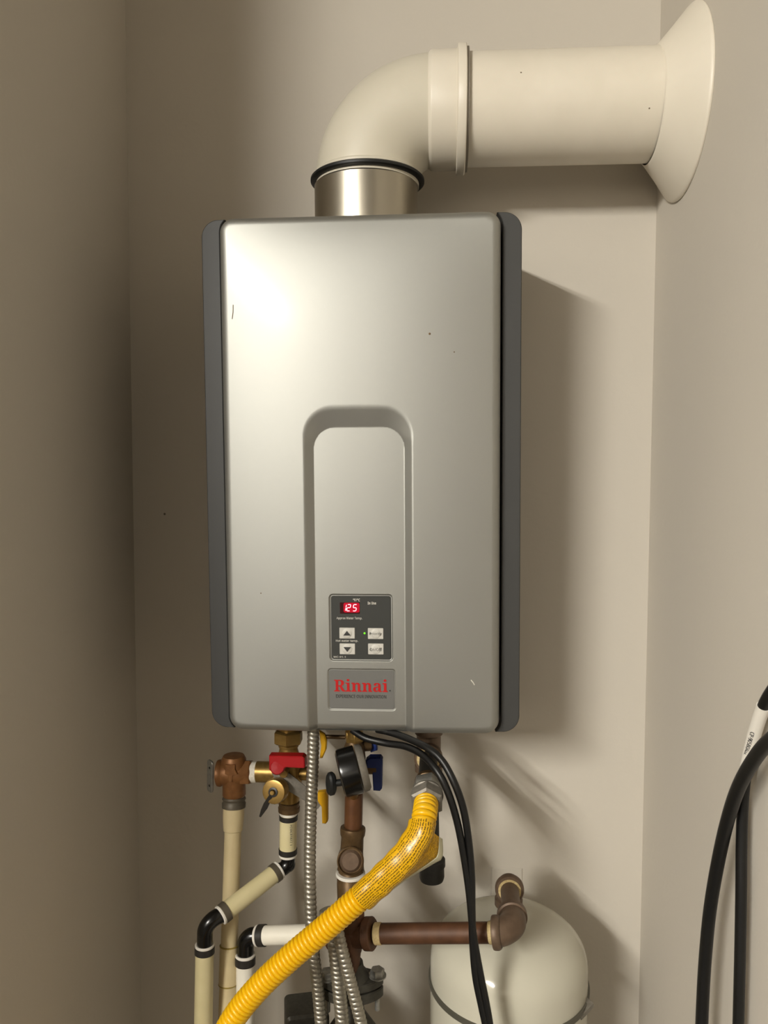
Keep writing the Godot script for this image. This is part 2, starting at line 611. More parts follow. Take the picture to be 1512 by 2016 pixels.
func room() -> void:
	slab("wall_back", Vector3(-0.55, 0, -0.12), Vector3(0.406, 2.5, 0), M.wall)
	slab("wall_left", Vector3(-0.55, 0, 0), Vector3(-0.4277, 2.5, 0.41), M.wall)
	slab("wall_right", Vector3(0.286, 0, 0), Vector3(0.406, 2.5, 0.78), M.wall)
	slab("wall_left_return", Vector3(-3.1, 0, 0.41), Vector3(-0.4277, 2.5, 0.53), M.wall)
	slab("wall_right_return", Vector3(0.286, 0, 0.78), Vector3(3.0, 2.5, 0.90), M.wall)
	slab("wall_far_left", Vector3(-3.22, 0, 0.41), Vector3(-3.1, 2.5, 5.12), M.far_wall)
	slab("wall_far_right", Vector3(3.0, 0, 0.78), Vector3(3.12, 2.5, 5.12), M.far_wall)
	slab("wall_front", Vector3(-3.1, 0, 5.0), Vector3(3.0, 2.5, 5.12), M.far_wall)
	slab("floor", Vector3(-3.22, -0.1, -0.12), Vector3(3.12, 0, 5.12), M.floor)
	slab("ceiling", Vector3(-3.22, 2.5, -0.12), Vector3(3.12, 2.6, 5.12), M.ceiling)
	# dark wainscot round the far side of the room, behind the camera
	slab("trim_2", Vector3(-3.1, 0, 4.97), Vector3(3.0, 1.35, 5.0), M.wainscot)
	slab("trim_3", Vector3(-3.1, 0, 0.53), Vector3(-3.07, 1.35, 4.97), M.wainscot)
	slab("trim_4", Vector3(2.97, 0, 0.90), Vector3(3.0, 1.35, 4.97), M.wainscot)
	# specks on the paint
	for s in [[Vector3(-0.3826, 1.4323, 0), 0.0016]]:
		var st := sf()
		lathe(st, s[0], s[0] + Vector3(0, 0, 1), [Vector2(0.0001, 0.0008), Vector2(s[1] * 0.6, 0.0008), Vector2(s[1], 0)], 10)
		tag(obj("trim_5", st, M.grey_crimp), "", "", "", "structure")

func strip_light(at: Vector3, length: float, energy: float) -> void:
	var near_camera := at.x > -1.5
	var o := thing("strip_light", "bare fluorescent strip light on the ceiling nearer the closet" if near_camera else "bare fluorescent strip light on the ceiling farther from the closet", "light", at)
	var st := sf()
	box(st, at + Vector3(-0.03, 0.02, -length / 2 - 0.03), at + Vector3(0.03, 0.055, length / 2 + 0.03), 0.003)
	obj("housing", st, M.lamp_body, o)
	for e in [-1, 1]:
		var s2 := sf()
		box(s2, at + Vector3(-0.014, -0.016, e * (length / 2 + 0.012) - 0.01), at + Vector3(0.014, 0.022, e * (length / 2 + 0.012) + 0.01), 0.002)
		obj("lamp_holder", s2, M.lamp_body, o)
	var lm := mat(Color(1, 1, 1), 0.5)
	lm.emission_enabled = true
	lm.emission = Color(1.0, 0.984, 0.95)
	lm.emission_energy_multiplier = 2.5
	var s3 := sf()
	rod(s3, at - Vector3(0, 0, length / 2), at + Vector3(0, 0, length / 2), 0.013)
	obj("lamp_tube", s3, lm, o)
	for side in [1, -1]:
		var a := AreaLight3D.new()
		a.name = "lamp_glow"
		a.area_size = Vector2(length, 0.026)
		a.light_color = Color(1.0, 0.984, 0.95)
		a.light_energy = energy if side > 0 else energy * 0.9
		a.area_range = 12.0
		a.shadow_enabled = true
		o.add_child(a, true)
		var out := Vector3(side * 0.75, -0.66, 0).normalized()
		var b := Basis()
		b.z = -out
		b.x = Vector3(0, 0, 1)
		b.y = b.z.cross(b.x)
		a.transform = Transform3D(b, out * 0.0145)

func water_heater() -> void:
	var o := thing("water_heater", "silver wall-hung tankless water heater with charcoal sides and a small digital control panel", "water heater", Vector3(-0.0855, 1.4884, 0))
	o.rotation = HEATER_TURN
	o.set_meta("local", true)
	var st := sf()
	plate(st, rrect(0, 0, 0.1765, 0.2885, 0.018), Transform3D.IDENTITY, 0.006, 0.150, 0.001)
	obj("case", st, M.case, o)
	# side panels: the case outline less the cover outline and a narrow gap
	var whole := rrect(0, 0, 0.178, 0.2898, 0.019, 14)
	var gap := rrect(0, 0, CW + 0.0026, 0.2945, CR + 0.0024, 14)
	for p in Geometry2D.clip_polygons(whole, gap):
		var c := Vector2.ZERO
		for v in p: c += v
		if absf(c.x) / p.size() > 0.1:
			var s2 := sf()
			plate(s2, p, Transform3D.IDENTITY, 0.004, 0.1960, 0.0009)
			obj("side_panel", s2, M.case, o)
	obj("front_cover", cover_mesh(), M.cover, o)
	# marks on the cover
	for s in [[Vector3(-0.1385, 0.1923, 0.215), Vector3(-0.1399, 0.1769, 0.215), 0.0005, M.speck], [Vector3(0.1223, -0.224, 0.215), Vector3(0.1262, -0.2297, 0.215), 0.0006, M.print_white]]:
		var s3 := sf()
		var a: Vector3 = s[0]
		var b: Vector3 = s[1]
		a.z = cover_z(a.x, a.y)
		b.z = cover_z(b.x, b.y)
		tube(s3, PackedVector3Array([a, a.lerp(b, 0.5) + Vector3(0.0005, 0, 0.0001), b]), s[2], 8)
		obj("scratch", s3, s[3], o)
	for s in [[Vector3(0.0774, 0.1561, 0.215), 0.0014], [Vector3(0.1038, 0.1366, 0.215), 0.0008], [Vector3(-0.1123, -0.1275, 0.215), 0.0008]]:
		var s4 := sf()
		var a: Vector3 = s[0]
		a.z = cover_z(a.x, a.y)
		lathe(s4, a, a + Vector3(0, 0, 1), [Vector2(s[1], -0.0002), Vector2(s[1] * 0.7, 0.0003), Vector2(0.0001, 0.0004)], 12)
		obj("rust_spot", s4, M.old_brass, o)
	# flue collar
	var fc := sf()
	lathe(fc, Vector3(0, 0.289, 0.11), Vector3(0, 1, 0.11), [Vector2(0.062, 0), Vector2(0.062, 0.060), Vector2(0.060, 0.062), Vector2(0.056, 0.062)], 72)
	obj("flue_collar", fc, M.steel, o)
	# control panel
	var cz := cover_z(PANEL[0], PANEL[1])
	var cp := sf()
	plate(cp, rrect(PANEL[0], PANEL[1], PANEL[2] - 0.0012, PANEL[3] - 0.0012, 0.0028, 6), Transform3D.IDENTITY, cz - 0.002, cz + 0.0006, 0.0004)
	var panel := obj("control_panel", cp, M.panel, o)
	panel.set_meta("local", true)
	var pz := cz + 0.0006
	var sans := font("Droid Sans")
	var sansb := font("Droid Sans", true)
	letters("lettering", "°F/°C", sansb, 0.0078, 0.0030, flat(Vector3(-0.0051, -0.1352, 0.215), pz + 0.0001), M.print_white, panel)
	letters("lettering", "In Use", sansb, 0.0094, 0.0030, flat(Vector3(0.0122, -0.1387, 0.215), pz + 0.0001), M.print_white, panel)
	letters("lettering", "Approx Water Temp.", sans, 0.0290, 0.0034, flat(Vector3(-0.0133, -0.1563, 0.215), pz + 0.0001), M.print_white, panel)
	letters("lettering", "Hot water temp.", sans, 0.0252, 0.0032, flat(Vector3(-0.0162, -0.1821, 0.215), pz + 0.0001), M.print_white, panel)
	letters("lettering", "MC-91-1", sans, 0.0134, 0.0018, flat(Vector3(-0.0248, -0.2003, 0.215), pz + 0.0001), M.print_white, panel)
	var win := sf()
	plate(win, rrect(-0.0126, -0.1445, 0.0112, 0.0064, 0.0006, 3), Transform3D.IDENTITY, pz - 0.0008, pz + 0.0003, 0.0002)
	obj("display_surround", win, M.led_dark, panel)
	var win2 := sf()
	plate(win2, rrect(-0.0107, -0.1439, 0.0090, 0.0055, 0.002, 6), Transform3D.IDENTITY, pz - 0.0008, pz + 0.0006, 0.0002)
	obj("display", win2, M.led_window, panel)
	# seven-segment digits, slanted
	var segs := {"1": "bc", "2": "abged", "5": "afgcd"}
	var dx := [-0.0187, -0.0138, -0.007]
	var dy := -0.1439
	for i in 3:
		var ch: String = "125"[i]
		var dg := sf()
		var hw := 0.0018
		var hh := 0.0036
		for k in segs[ch]:
			var e: Array = {"a": [-1, 1, 1, 1], "b": [1, 1, 1, 0], "c": [1, 0, 1, -1], "d": [-1, -1, 1, -1], "e": [-1, 0, -1, -1], "f": [-1, 1, -1, 0], "g": [-1, 0, 1, 0]}[k]
			var p := Vector2(e[0] * hw, e[1] * hh)
			var q := Vector2(e[2] * hw, e[3] * hh)
			var d := (q - p).normalized()
			p += d * 0.0006
			q -= d * 0.0006
			var nrm := Vector2(-d.y, d.x) * 0.00042
			var poly := PackedVector2Array()
			for w in [p - d * 0.0005, p + nrm, q + nrm, q + d * 0.0005, q - nrm, p - nrm]:
				poly.append(Vector2(w.x + w.y * 0.16 + dx[i], w.y + dy))
			plate(dg, poly, Transform3D.IDENTITY, pz + 0.0004, pz + 0.0010, 0.00005)
		obj("display_digit", dg, M.digit, panel)
	var gl := sf()
	var gp: Vector3 = Vector3(0.0036, -0.173, 0.215)
	gp.z = pz
	lathe(gl, gp, gp + Vector3(0, 0, 1), [Vector2(0.0011, 0), Vector2(0.0011, 0.0002), Vector2(0.0007, 0.0006), Vector2(0.0001, 0.0007)], 14)
	obj("indicator_light", gl, M.green, panel, "small green indicator light")
	for b in [[Vector3(-0.016, -0.173, 0.215), "up"], [Vector3(-0.0159, -0.191, 0.215), "down"], [Vector3(0.0161, -0.1732, 0.215), "Priority"], [Vector3(0.0162, -0.1908, 0.215), "On/Off"]]:
		var bs := sf()
		var c: Vector3 = b[0]
		plate(bs, rrect(c.x, c.y, 0.0087, 0.0062, 0.0006, 3), Transform3D.IDENTITY, pz - 0.0005, pz + 0.0009, 0.0004)
		lathe(bs, Vector3(c.x, c.y, pz + 0.0008), Vector3(c.x, c.y, 1), [Vector2(0.0058, 0), Vector2(0.0052, 0.0006), Vector2(0.003, 0.0009), Vector2(0.0001, 0.0010)], 28)
		var bo := obj("button", bs, M.button, panel)
		bo.set_meta("label", "square light grey button")
		if b[1] in ["up", "down"]:
			var s := 1.0 if b[1] == "up" else -1.0
			var tr := sf()
			plate(tr, PackedVector2Array([Vector2(c.x - 0.0042, c.y - 0.0024 * s), Vector2(c.x + 0.0042, c.y - 0.0024 * s), Vector2(c.x, c.y + 0.0030 * s)]), Transform3D.IDENTITY, pz + 0.0010, pz + 0.0021, 0.00005)
			obj("button_arrow", tr, M.print_dark, panel)
		else:
			letters("lettering", b[1], sans, 0.0132 if b[1] == "Priority" else 0.0132, 0.0036, flat(Vector3(c.x, c.y - 0.0002, 0), pz + 0.0016), M.print_dark, panel)
	tilt(panel, PANEL)
	# badge
	var bz := cover_z(BADGE[0], BADGE[1])
	var bp := sf()
	plate(bp, rrect(BADGE[0], BADGE[1], BADGE[2] - 0.0008, BADGE[3] - 0.0008, 0.0026, 6), Transform3D.IDENTITY, bz - 0.001, bz + 0.0002, 0.0001)
	var badge := obj("name_plate", bp, M.badge, o)
	badge.set_meta("local", true)
	letters("lettering", "Rinnai", font("Droid Serif", true), 0.0606, 0.0146, flat(Vector3(-0.0012, -0.2331, 0.215), bz + 0.0004), M.print_red, badge)
	letters("lettering", "EXPERIENCE OUR INNOVATION", sans, 0.0570, 0.0038, flat(Vector3(-0.0011, -0.246, 0.215), bz + 0.0004), M.print_dark, badge)
	letters("lettering", ".", sansb, 0.0016, 0.0016, flat(Vector3(0.0317, -0.2388, 0.215), bz + 0.0004), M.print_dark, badge)
	tilt(badge, BADGE)

func tilt(o: Node3D, place: Array) -> void:   # lays a flat part along the curved cover
	var z0 := cover_z(place[0], place[1] - place[3] * 0.7)
	var z1 := cover_z(place[0], place[1] + place[3] * 0.7)
	var a := atan2(z1 - z0, place[3] * 1.4)
	var c := Vector3(place[0], place[1], (z0 + z1) * 0.5)
	o.transform = Transform3D(Basis(), c) * Transform3D(Basis(Vector3.RIGHT, a), Vector3.ZERO) * Transform3D(Basis(), -c)

func vent() -> void:
	var o := thing("vent_pipe", "cream white plastic vent pipe bending from the heater top to the right wall", "vent pipe", Vector3(-0.087, 1.84, 0.11))
	var y := 1.9244
	var z := 0.11
	var x0 := -0.0868
	var st := sf()
	tube(st, bend(Vector3(x0, 1.836, z), Vector3(x0, y, z), Vector3(-0.006, y, z), 0.080, 28), 0.0622, 64)
	obj("elbow", st, M.pvc_elbow, o)
	var lip := sf()
	lathe(lip, Vector3(x0, 1.846, z), Vector3(x0, 3, z), [Vector2(0.0622, 0), Vector2(0.0645, 0.0012), Vector2(0.0645, 0.004), Vector2(0.0622, 0.0062)], 64)
	obj("elbow_bead", lip, M.pvc_elbow, o)
	var sk := sf()
	lathe(sk, Vector3(-0.0135, y, z), Vector3(1, y, z), [Vector2(0.0620, 0), Vector2(0.0648, 0.0025), Vector2(0.0655, 0.005), Vector2(0.0655, 0.036), Vector2(0.062, 0.036)], 72)
	obj("socket", sk, M.pvc, o)
	var fl := sf()
	lathe(fl, Vector3(0.0195, y, z), Vector3(1, y, z), [Vector2(0.064, 0), Vector2(0.0702, 0.0008), Vector2(0.0710, 0.0018), Vector2(0.0710, 0.0100), Vector2(0.0700, 0.0110), Vector2(0.0635, 0.0112)], 72)
	obj("clamp_ring", fl, M.pvc, o)
	var sl := sf()
	lathe(sl, Vector3(0.0303, y, z), Vector3(1, y, z), [Vector2(0.062, 0), Vector2(0.0675, 0.0002), Vector2(0.0675, 0.0030), Vector2(0.0622, 0.0034)], 72)
	obj("seal", sl, M.seal, o)
	var pp := sf()
	lathe(pp, Vector3(0.0, y, z), Vector3(1, y, z), [Vector2(0.0622, 0), Vector2(0.0622, 0.262), Vector2(0.0622, 0.284)], 72)
	obj("pipe", pp, M.pvc, o)
	for s in [[0.232, 2.02], [0.09, 1.35]]:
		var d := sf()
		var n := Vector3(0, -cos(s[1]), sin(s[1]))
		var a: Vector3 = Vector3(s[0], y, z) + Vector3(0, cos(s[1]), sin(s[1])) * 0.0622
		lathe(d, a, a + (a - Vector3(s[0], y, z)), [Vector2(0.0011, -0.0002), Vector2(0.0007, 0.0002), Vector2(0.0001, 0.0003)], 10)
		obj("dirt_speck", d, M.speck, o)
	var gk := sf()
	lathe(gk, Vector3(x0, 1.8405, z), Vector3(x0, 3, z), [Vector2(0.060, 0), Vector2(0.0665, 0.0005), Vector2(0.0688, 0.002), Vector2(0.0688, 0.0045), Vector2(0.0670, 0.0062), Vector2(0.061, 0.0066)], 72)
	obj("gasket", gk, M.rubber, o, "black rubber gasket at the foot of the elbow")
	# escutcheon
	var e := thing("wall_escutcheon", "cream white flared collar round the vent pipe against the right wall", "escutcheon", Vector3(0.285, 1.92, z))
	var es := sf()
	lathe(es, Vector3(0.2475, y - 0.0015, z), Vector3(1, y - 0.0015, z), [Vector2(0.0625, 0), Vector2(0.0638, 0.0002), Vector2(0.0652, 0.0015), Vector2(0.070, 0.006), Vector2(0.085, 0.0190), Vector2(0.1030, 0.0335), Vector2(0.1052, 0.0358), Vector2(0.1055, 0.0372), Vector2(0.1050, 0.0383)], 96)
	obj("flared_ring", es, M.pvc, e)

func relief_valve() -> void:
	var z := 0.13
	var o := thing("relief_valve", "bronze pressure relief valve with a metal test lever, left of the red handled valve", "valve", Vector3(-0.254, 1.1135, 0.13))
	var st := sf()
	lathe(st, Vector3(-0.2522, 1.0874, 0.13), Vector3(-0.2524, 1.1427, 0.13), [Vector2(0.0001, 0), Vector2(0.0140, 0), Vector2(0.0146, 0.001), Vector2(0.0142, 0.016), Vector2(0.0150, 0.022), Vector2(0.0155, 0.030), Vector2(0.0155, 0.046), Vector2(0.0130, 0.0505), Vector2(0.0001, 0.0515)], 36)
	lathe(st, Vector3(-0.274, 1.1148, 0.13), Vector3(-0.23, 1.1174, 0.13), [Vector2(0.0001, 0), Vector2(0.0120, 0), Vector2(0.0160, 0.0015), Vector2(0.0165, 0.0045), Vector2(0.0148, 0.008), Vector2(0.0160, 0.012), Vector2(0.0160, 0.028), Vector2(0.0140, 0.032), Vector2(0.0135, 0.040), Vector2(0.0001, 0.040)], 36)
	obj("body", st, M.bronze, o)
	var hx := sf()
	hexnut(hx, Vector3(-0.2436, 1.117, 0.13), Vector3(-0.2294, 1.1174, 0.13), 0.0158, 0.2)
	obj("hex_end", hx, M.bronze, o)
	var wb := sf()
	plate(wb, PackedVector2Array([Vector2(-0.006, 0.008), Vector2(0.006, 0.008), Vector2(0.006, 0.002), Vector2(0.009, -0.004), Vector2(0.003, -0.006), Vector2(0.002, -0.014), Vector2(-0.002, -0.014), Vector2(-0.003, -0.006), Vector2(-0.007, -0.004)]), Transform3D(Basis(), Vector3(-0.2525, 1.1246, 0.145)), -0.004, 0.0018, 0.0005)
	obj("cast_web", wb, M.bronze, o)
	var tp := sf()
	rod(tp, Vector3(-0.2333, 1.1173, 0.13), Vector3(-0.2223, 1.1176, 0.13), 0.0128, 0.001)
	obj("thread_tape", tp, M.tape, o)
	var lv := sf()
	var c: Vector3 = Vector3(-0.281, 1.1127, 0.135)
	var t := Transform3D(Basis.from_euler(Vector3(0.0, -0.75, -0.04)), c)
	plate(lv, rrect(0, 0, 0.0062, 0.0205, 0.004, 6), t, -0.0012, 0.0012, 0.0004)
	obj("test_lever", lv, M.zinc, o)
	for y in [0.011, -0.012]:
		var h := sf()
		lathe(h, t * Vector3(0, y, 0.001), t * Vector3(0, y, 1), [Vector2(0.0016, 0), Vector2(0.0016, 0.0004), Vector2(0.0001, 0.0004)], 12)
		obj("lever_hole", h, M.dark, o)
	# drain pipe
	var d := thing("drain_pipe", "cream plastic drain pipe hanging under the bronze relief valve", "pipe", Vector3(-0.2508, 0.8246, 0.18))
	var a: Vector3 = Vector3(-0.2522, 1.0888, 0.13)
	var b: Vector3 = Vector3(-0.2515, 0.8141, 0.178)
	var dir := (b - a).normalized()
	var ln := a.distance_to(b)
	var p := sf()
	rod(p, (a + dir * ln * (0.12)), a + dir * (ln + 0.30), 0.0104)
	obj("pipe", p, M.cpvc, d)
	var w := sf()
	rod(w, (a + dir * ln * (0.0)), (a + dir * ln * (0.022)), 0.0128)
	obj("thread_tape", w, M.tape, d)
	var r := sf()
	lathe(r, (a + dir * ln * (0.010)), b, [Vector2(0.0115, 0), Vector2(0.0140, 0.001), Vector2(0.0148, 0.003), Vector2(0.0134, 0.0055), Vector2(0.0148, 0.008), Vector2(0.0146, 0.0135), Vector2(0.0125, 0.0145)], 32)
	obj("clamp_ring", r, M.grey_crimp, d)
	var s := sf()
	lathe(s, (a + dir * ln * (0.050)), b, [Vector2(0.011, 0), Vector2(0.0130, 0), Vector2(0.0132, 0.012), Vector2(0.0122, 0.026), Vector2(0.0118, 0.030), Vector2(0.0104, 0.031)], 32)
	obj("adapter", s, M.cpvc, d)
	var q := sf()
	rod(q, (a + dir * ln * (0.645)), (a + dir * ln * (0.805)), 0.0114, 0.0004)
	obj("coupling", q, M.cpvc, d)
	for f in [0.643, 0.803]:
		var g := sf()
		rod(g, (a + dir * ln * (f)), (a + dir * ln * (f + 0.006)), 0.0118, 0.0005)
		obj("glue_ring", g, M.glue, d)

func shutoff_valve() -> void:
	var o := thing("shutoff_valve", "brass shutoff valve with a red handle and a capped drain port under the heater", "valve", Vector3(-0.1831, 1.1188, 0.13))
	var top: Vector3 = Vector3(-0.1829, 1.2, 0.13)
	var st := sf()
	rod(st, top, Vector3(-0.1829, 1.1511, 0.13), 0.0125)
	obj("inlet", st, M.brass, o)
	var nut := sf()
	hexnut(nut, Vector3(-0.1828, 1.173, 0.13), Vector3(-0.1829, 1.1556, 0.13), 0.0185, 0.5)
	obj("union_nut", nut, M.brass, o)
	var bd := sf()
	lathe(bd, Vector3(-0.1829, 1.1563, 0.13), Vector3(-0.1827, 1.0682, 0.13), [Vector2(0.0110, 0), Vector2(0.0115, 0.008), Vector2(0.0125, 0.012), Vector2(0.0150, 0.018), Vector2(0.0165, 0.030), Vector2(0.0165, 0.048), Vector2(0.0150, 0.060), Vector2(0.0135, 0.068), Vector2(0.0128, 0.074)], 40)
	rod(bd, Vector3(-0.2242, 1.1182, 0.13), Vector3(-0.1831, 1.1181, 0.13), 0.0128, 0.001)
	rod(bd, Vector3(-0.1831, 1.1181, 0.13), Vector3(-0.1588, 1.1176, 0.13), 0.0085, 0.001)
	obj("body", bd, M.brass, o)
	var lr := sf()
	lathe(lr, Vector3(-0.1826, 1.0812, 0.13), Vector3(-0.1828, 1.0408, 0.13), [Vector2(0.0120, 0), Vector2(0.0132, 0.001), Vector2(0.0126, 0.006), Vector2(0.0136, 0.007), Vector2(0.0134, 0.012), Vector2(0.0110, 0.013)], 40)
	obj("outlet_ring", lr, M.old_brass, o)
	# red handle
	var rh := sf()
	var f := Transform3D(Basis.from_euler(Vector3(0, -0.05, 0)), Vector3(-0.1784, 1.149, 0.17))
	var u := 0.00059
	var poly := PackedVector2Array()
	for v in [[-33, -11], [35, -13], [40, -9], [41, 9], [38, 11.5], [2, 11.5], [-2, 14], [-3, 21], [-7, 23.5], [-27, 22.5], [-33, 18]]:
		poly.append(Vector2(v[0], -v[1]) * u)
	plate(rh, poly, f, -0.0085, 0.0055, 0.0012)
	var handle := obj("handle", rh, M.red_grip, o, "red plastic handle")
	var hb := sf()
	lathe(hb, Vector3(-0.1885, 1.1408, 0.172), Vector3(-0.1827, 1.153, 0.2), [Vector2(0.0085, 0), Vector2(0.0085, 0.004), Vector2(0.0075, 0.0055), Vector2(0.0001, 0.006)], 28)
	obj("handle_hub", hb, M.red_grip, o)
	var sm := sf()
	rod(sm, Vector3(-0.182, 1.1313, 0.168), Vector3(-0.1853, 1.1297, 0.135), 0.005)
	obj("stem", sm, M.brass, o)
	# drain port and its cap
	var dp := sf()
	rod(dp, Vector3(-0.1835, 1.1092, 0.135), Vector3(-0.1919, 1.1111, 0.168), 0.0110)
	obj("drain_port", dp, M.old_brass, o)
	var cp := sf()
	var ca: Vector3 = Vector3(-0.1905, 1.1091, 0.16)
	var cb: Vector3 = Vector3(-0.1933, 1.1119, 0.176)
	var t := frame(ca, cb)
	var rings := []
	for q in [[0.0120, 0.0, 0.0], [0.0148, 0.0006, 1.0], [0.0148, 0.0125, 1.0], [0.0138, 0.0145, 0.0], [0.0115, 0.0150, 0.0], [0.0050, 0.0150, 0.0], [0.0048, 0.0130, 0.0], [0.0001, 0.0130, 0.0]]:
		var ring := PackedVector3Array()
		for j in 48:
			var w := TAU * j / 48.0
			var r: float = q[0] - (0.0006 * q[2] if j % 2 == 0 else 0.0)
			ring.append(t * Vector3(r * cos(w), q[1], r * sin(w)))
		rings.append(ring)
	skin(cp, rings)
	obj("drain_cap", cp, M.brass, o, "round knurled brass cap")
	var pin := sf()
	rod(pin, t * Vector3(0, 0.012, 0), t * Vector3(0, 0.020, 0), 0.0028)
	obj("cap_pin", pin, M.brass, o)
	var sp := sf()
	lathe(sp, t * Vector3(0, 0.0150, 0), t * Vector3(0, 1, 0), [Vector2(0.0036, 0), Vector2(0.0056, 0.0004), Vector2(0.0058, 0.0012), Vector2(0.0036, 0.0016)], 24)
	var s0: Vector3 = t * Vector3(0, 0.0165, 0)
	var s1: Vector3 = Vector3(-0.2098, 1.0798, 0.172)
	var along := (s1 - s0).normalized()
	var side := along.cross(Vector3(0.25, 0.1, 1)).normalized()
	var strap_t := Transform3D(Basis(side, along, side.cross(along)), s0)
	var sl := s0.distance_to(s1)
	plate(sp, PackedVector2Array([Vector2(-0.0022, 0.004), Vector2(0.0022, 0.004), Vector2(0.0036, sl * 0.5), Vector2(0.0030, sl * 0.75), Vector2(0.0012, sl), Vector2(-0.0010, sl), Vector2(-0.0032, sl * 0.6)]), strap_t, -0.0008, 0.0008, 0.0003)
	obj("cap_strap", sp, M.crimp, o, "black strap hanging from the cap")
	# drain lever with yellow grip
	var lv := sf()
	var l0: Vector3 = Vector3(-0.1914, 1.1271, 0.158)
	var l1: Vector3 = Vector3(-0.1537, 1.0971, 0.15)
	var la := (l1 - l0).normalized()
	var lt := Transform3D(Basis(la, Vector3(0, 0.25, 1).cross(la).normalized(), Vector3.ZERO), l0)
	lt.basis.z = lt.basis.x.cross(lt.basis.y)
	var ll := l0.distance_to(l1)
	plate(lv, PackedVector2Array([Vector2(-0.006, -0.003), Vector2(0.008, -0.010), Vector2(ll, -0.007), Vector2(ll + 0.018, -0.006), Vector2(ll + 0.018, 0.004), Vector2(ll, 0.007), Vector2(0.012, 0.009), Vector2(-0.003, 0.006)]), lt, -0.001, 0.001, 0.0004)
	obj("lever", lv, M.grey_metal, o)
	var yg := sf()
	plate(yg, PackedVector2Array([Vector2(-0.1436, 1.1019), Vector2(-0.1337, 1.1035), Vector2(-0.1312, 1.0966), Vector2(-0.1312, 1.0661), Vector2(-0.1337, 1.0628), Vector2(-0.1381, 1.0633), Vector2(-0.1387, 1.0836), Vector2(-0.1437, 1.0911)]), Transform3D.IDENTITY, 0.140, 0.150, 0.0015)
	obj("grip", yg, M.yellow_grip, o, "yellow plastic grip")

# pex piece: white rim, black crimp ring
func crimp(o: Node3D, a: Vector3, b: Vector3, r: float, m: Material, rim: bool) -> void:
	var d := (b - a).normalized()
	var s := sf()
	lathe(s, a, b, [Vector2(r - 0.002, 0), Vector2(r, 0.0007), Vector2(r, a.distance_to(b) - 0.0007), Vector2(r - 0.002, a.distance_to(b))], 36)
	obj("crimp_ring", s, m, o)
	if rim:
		var w := sf()
		rod(w, a - d * 0.0030, a + d * 0.0003, r - 0.0004, 0.0006)
		obj("pipe_rim", w, M.white_plastic, o)

func hot_pipe() -> void:
	var o := thing("hot_water_pipe", "cream water pipe with black elbows running down left from the red handled valve", "pipe", Vector3(-0.2704, 0.8383, 0.2))
	var r := 0.0108
	var a: Vector3 = Vector3(-0.1833, 1.0688, 0.13)
	var b: Vector3 = Vector3(-0.1842, 1.0132, 0.13)
	var s := sf()
	rod(s, a, b, r)
	var p1 := obj("pipe", s, M.pex_cream, o)
	crimp(o, Vector3(-0.1833, 1.0649, 0.13), Vector3(-0.1834, 1.0577, 0.13), 0.0116, M.crimp, true)
	crimp(o, Vector3(-0.1842, 1.0139, 0.13), Vector3(-0.1842, 1.0217, 0.13), 0.0116, M.crimp, true)
	letters("lettering", "PEXALR1872 1", font("Droid Sans"), 0.026, 0.0026, Transform3D(Basis(Vector3(0, 0, 1), -PI / 2).rotated(Vector3.UP, 0.25), Vector3(-0.1779, 1.0442, 0.1424)), M.print_dark, o)
	# first elbow
	var c: Vector3 = Vector3(-0.1833, 0.9979, 0.132)
	var e0: Vector3 = Vector3(-0.1952, 0.9955, 0.137)
	var e1: Vector3 = Vector3(-0.2524, 0.9683, 0.192)
	var s2 := sf()
	tube(s2, bend(Vector3(-0.1842, 1.0119, 0.13), c, e0, 0.009, 12), 0.0086, 28)
	ball(s2, Vector3(-0.1841, 1.0006, 0.131), 0.0094)
	obj("elbow", s2, M.black_plastic, o)
	var d := (e1 - e0).normalized()
	var s3 := sf()
	rod(s3, e0, e1, r)
	obj("pipe", s3, M.pex_cream, o)
	crimp(o, e0 + d * 0.0008, e0 + d * 0.0085, 0.0118, M.grey_crimp, true)
	crimp(o, e1 - d * 0.0008, e1 - d * 0.0090, 0.0118, M.grey_crimp, true)
	# second elbow
	var f: Vector3 = Vector3(-0.2721, 0.9312, 0.195)
	var c2: Vector3 = Vector3(-0.2681, 0.9666, 0.205)
	var s4 := sf()
	tube(s4, bend(e1, c2, f, 0.016, 16), 0.0092, 28)
	obj("elbow", s4, M.black_plastic, o)
	var g: Vector3 = Vector3(-0.2737, 0.8231, 0.2)
	var d2 := (g - f).normalized()
	var s5 := sf()
	rod(s5, f, g + d2 * 0.25, r)
	obj("pipe", s5, M.pex_cream, o)
	crimp(o, f + d2 * 0.0005, f + d2 * 0.0090, 0.0118, M.crimp, true)

func cold_pipe() -> void:
	var o := thing("cold_water_pipe", "white water pipe with a black elbow passing behind the yellow gas hose", "pipe", Vector3(-0.2302, 0.8184, 0.17))
	var r := 0.0111
	var a: Vector3 = Vector3(-0.2162, 0.9278, 0.165)
	var b: Vector3 = Vector3(-0.1231, 0.9485, 0.188)
	var d := (b - a).normalized()
	var s := sf()
	rod(s, a, b, r)
	obj("pipe", s, M.pex_white, o)
	crimp(o, a + d * 0.0025, a + d * 0.0120, 0.0125, M.crimp, true)
	var f: Vector3 = Vector3(-0.2308, 0.9027, 0.165)
	var s2 := sf()
	tube(s2, bend(a, Vector3(-0.23, 0.9265, 0.165), f, 0.010, 14), 0.0100, 28)
	obj("elbow", s2, M.black_plastic, o)
	var g: Vector3 = Vector3(-0.2305, 0.8043, 0.172)
	var d2 := (g - f).normalized()
	var s3 := sf()
	rod(s3, f, g + d2 * 0.25, r)
	obj("pipe", s3, M.pex_white, o)
	crimp(o, f + d2 * 0.0015, f + d2 * 0.0115, 0.0124, M.crimp, true)

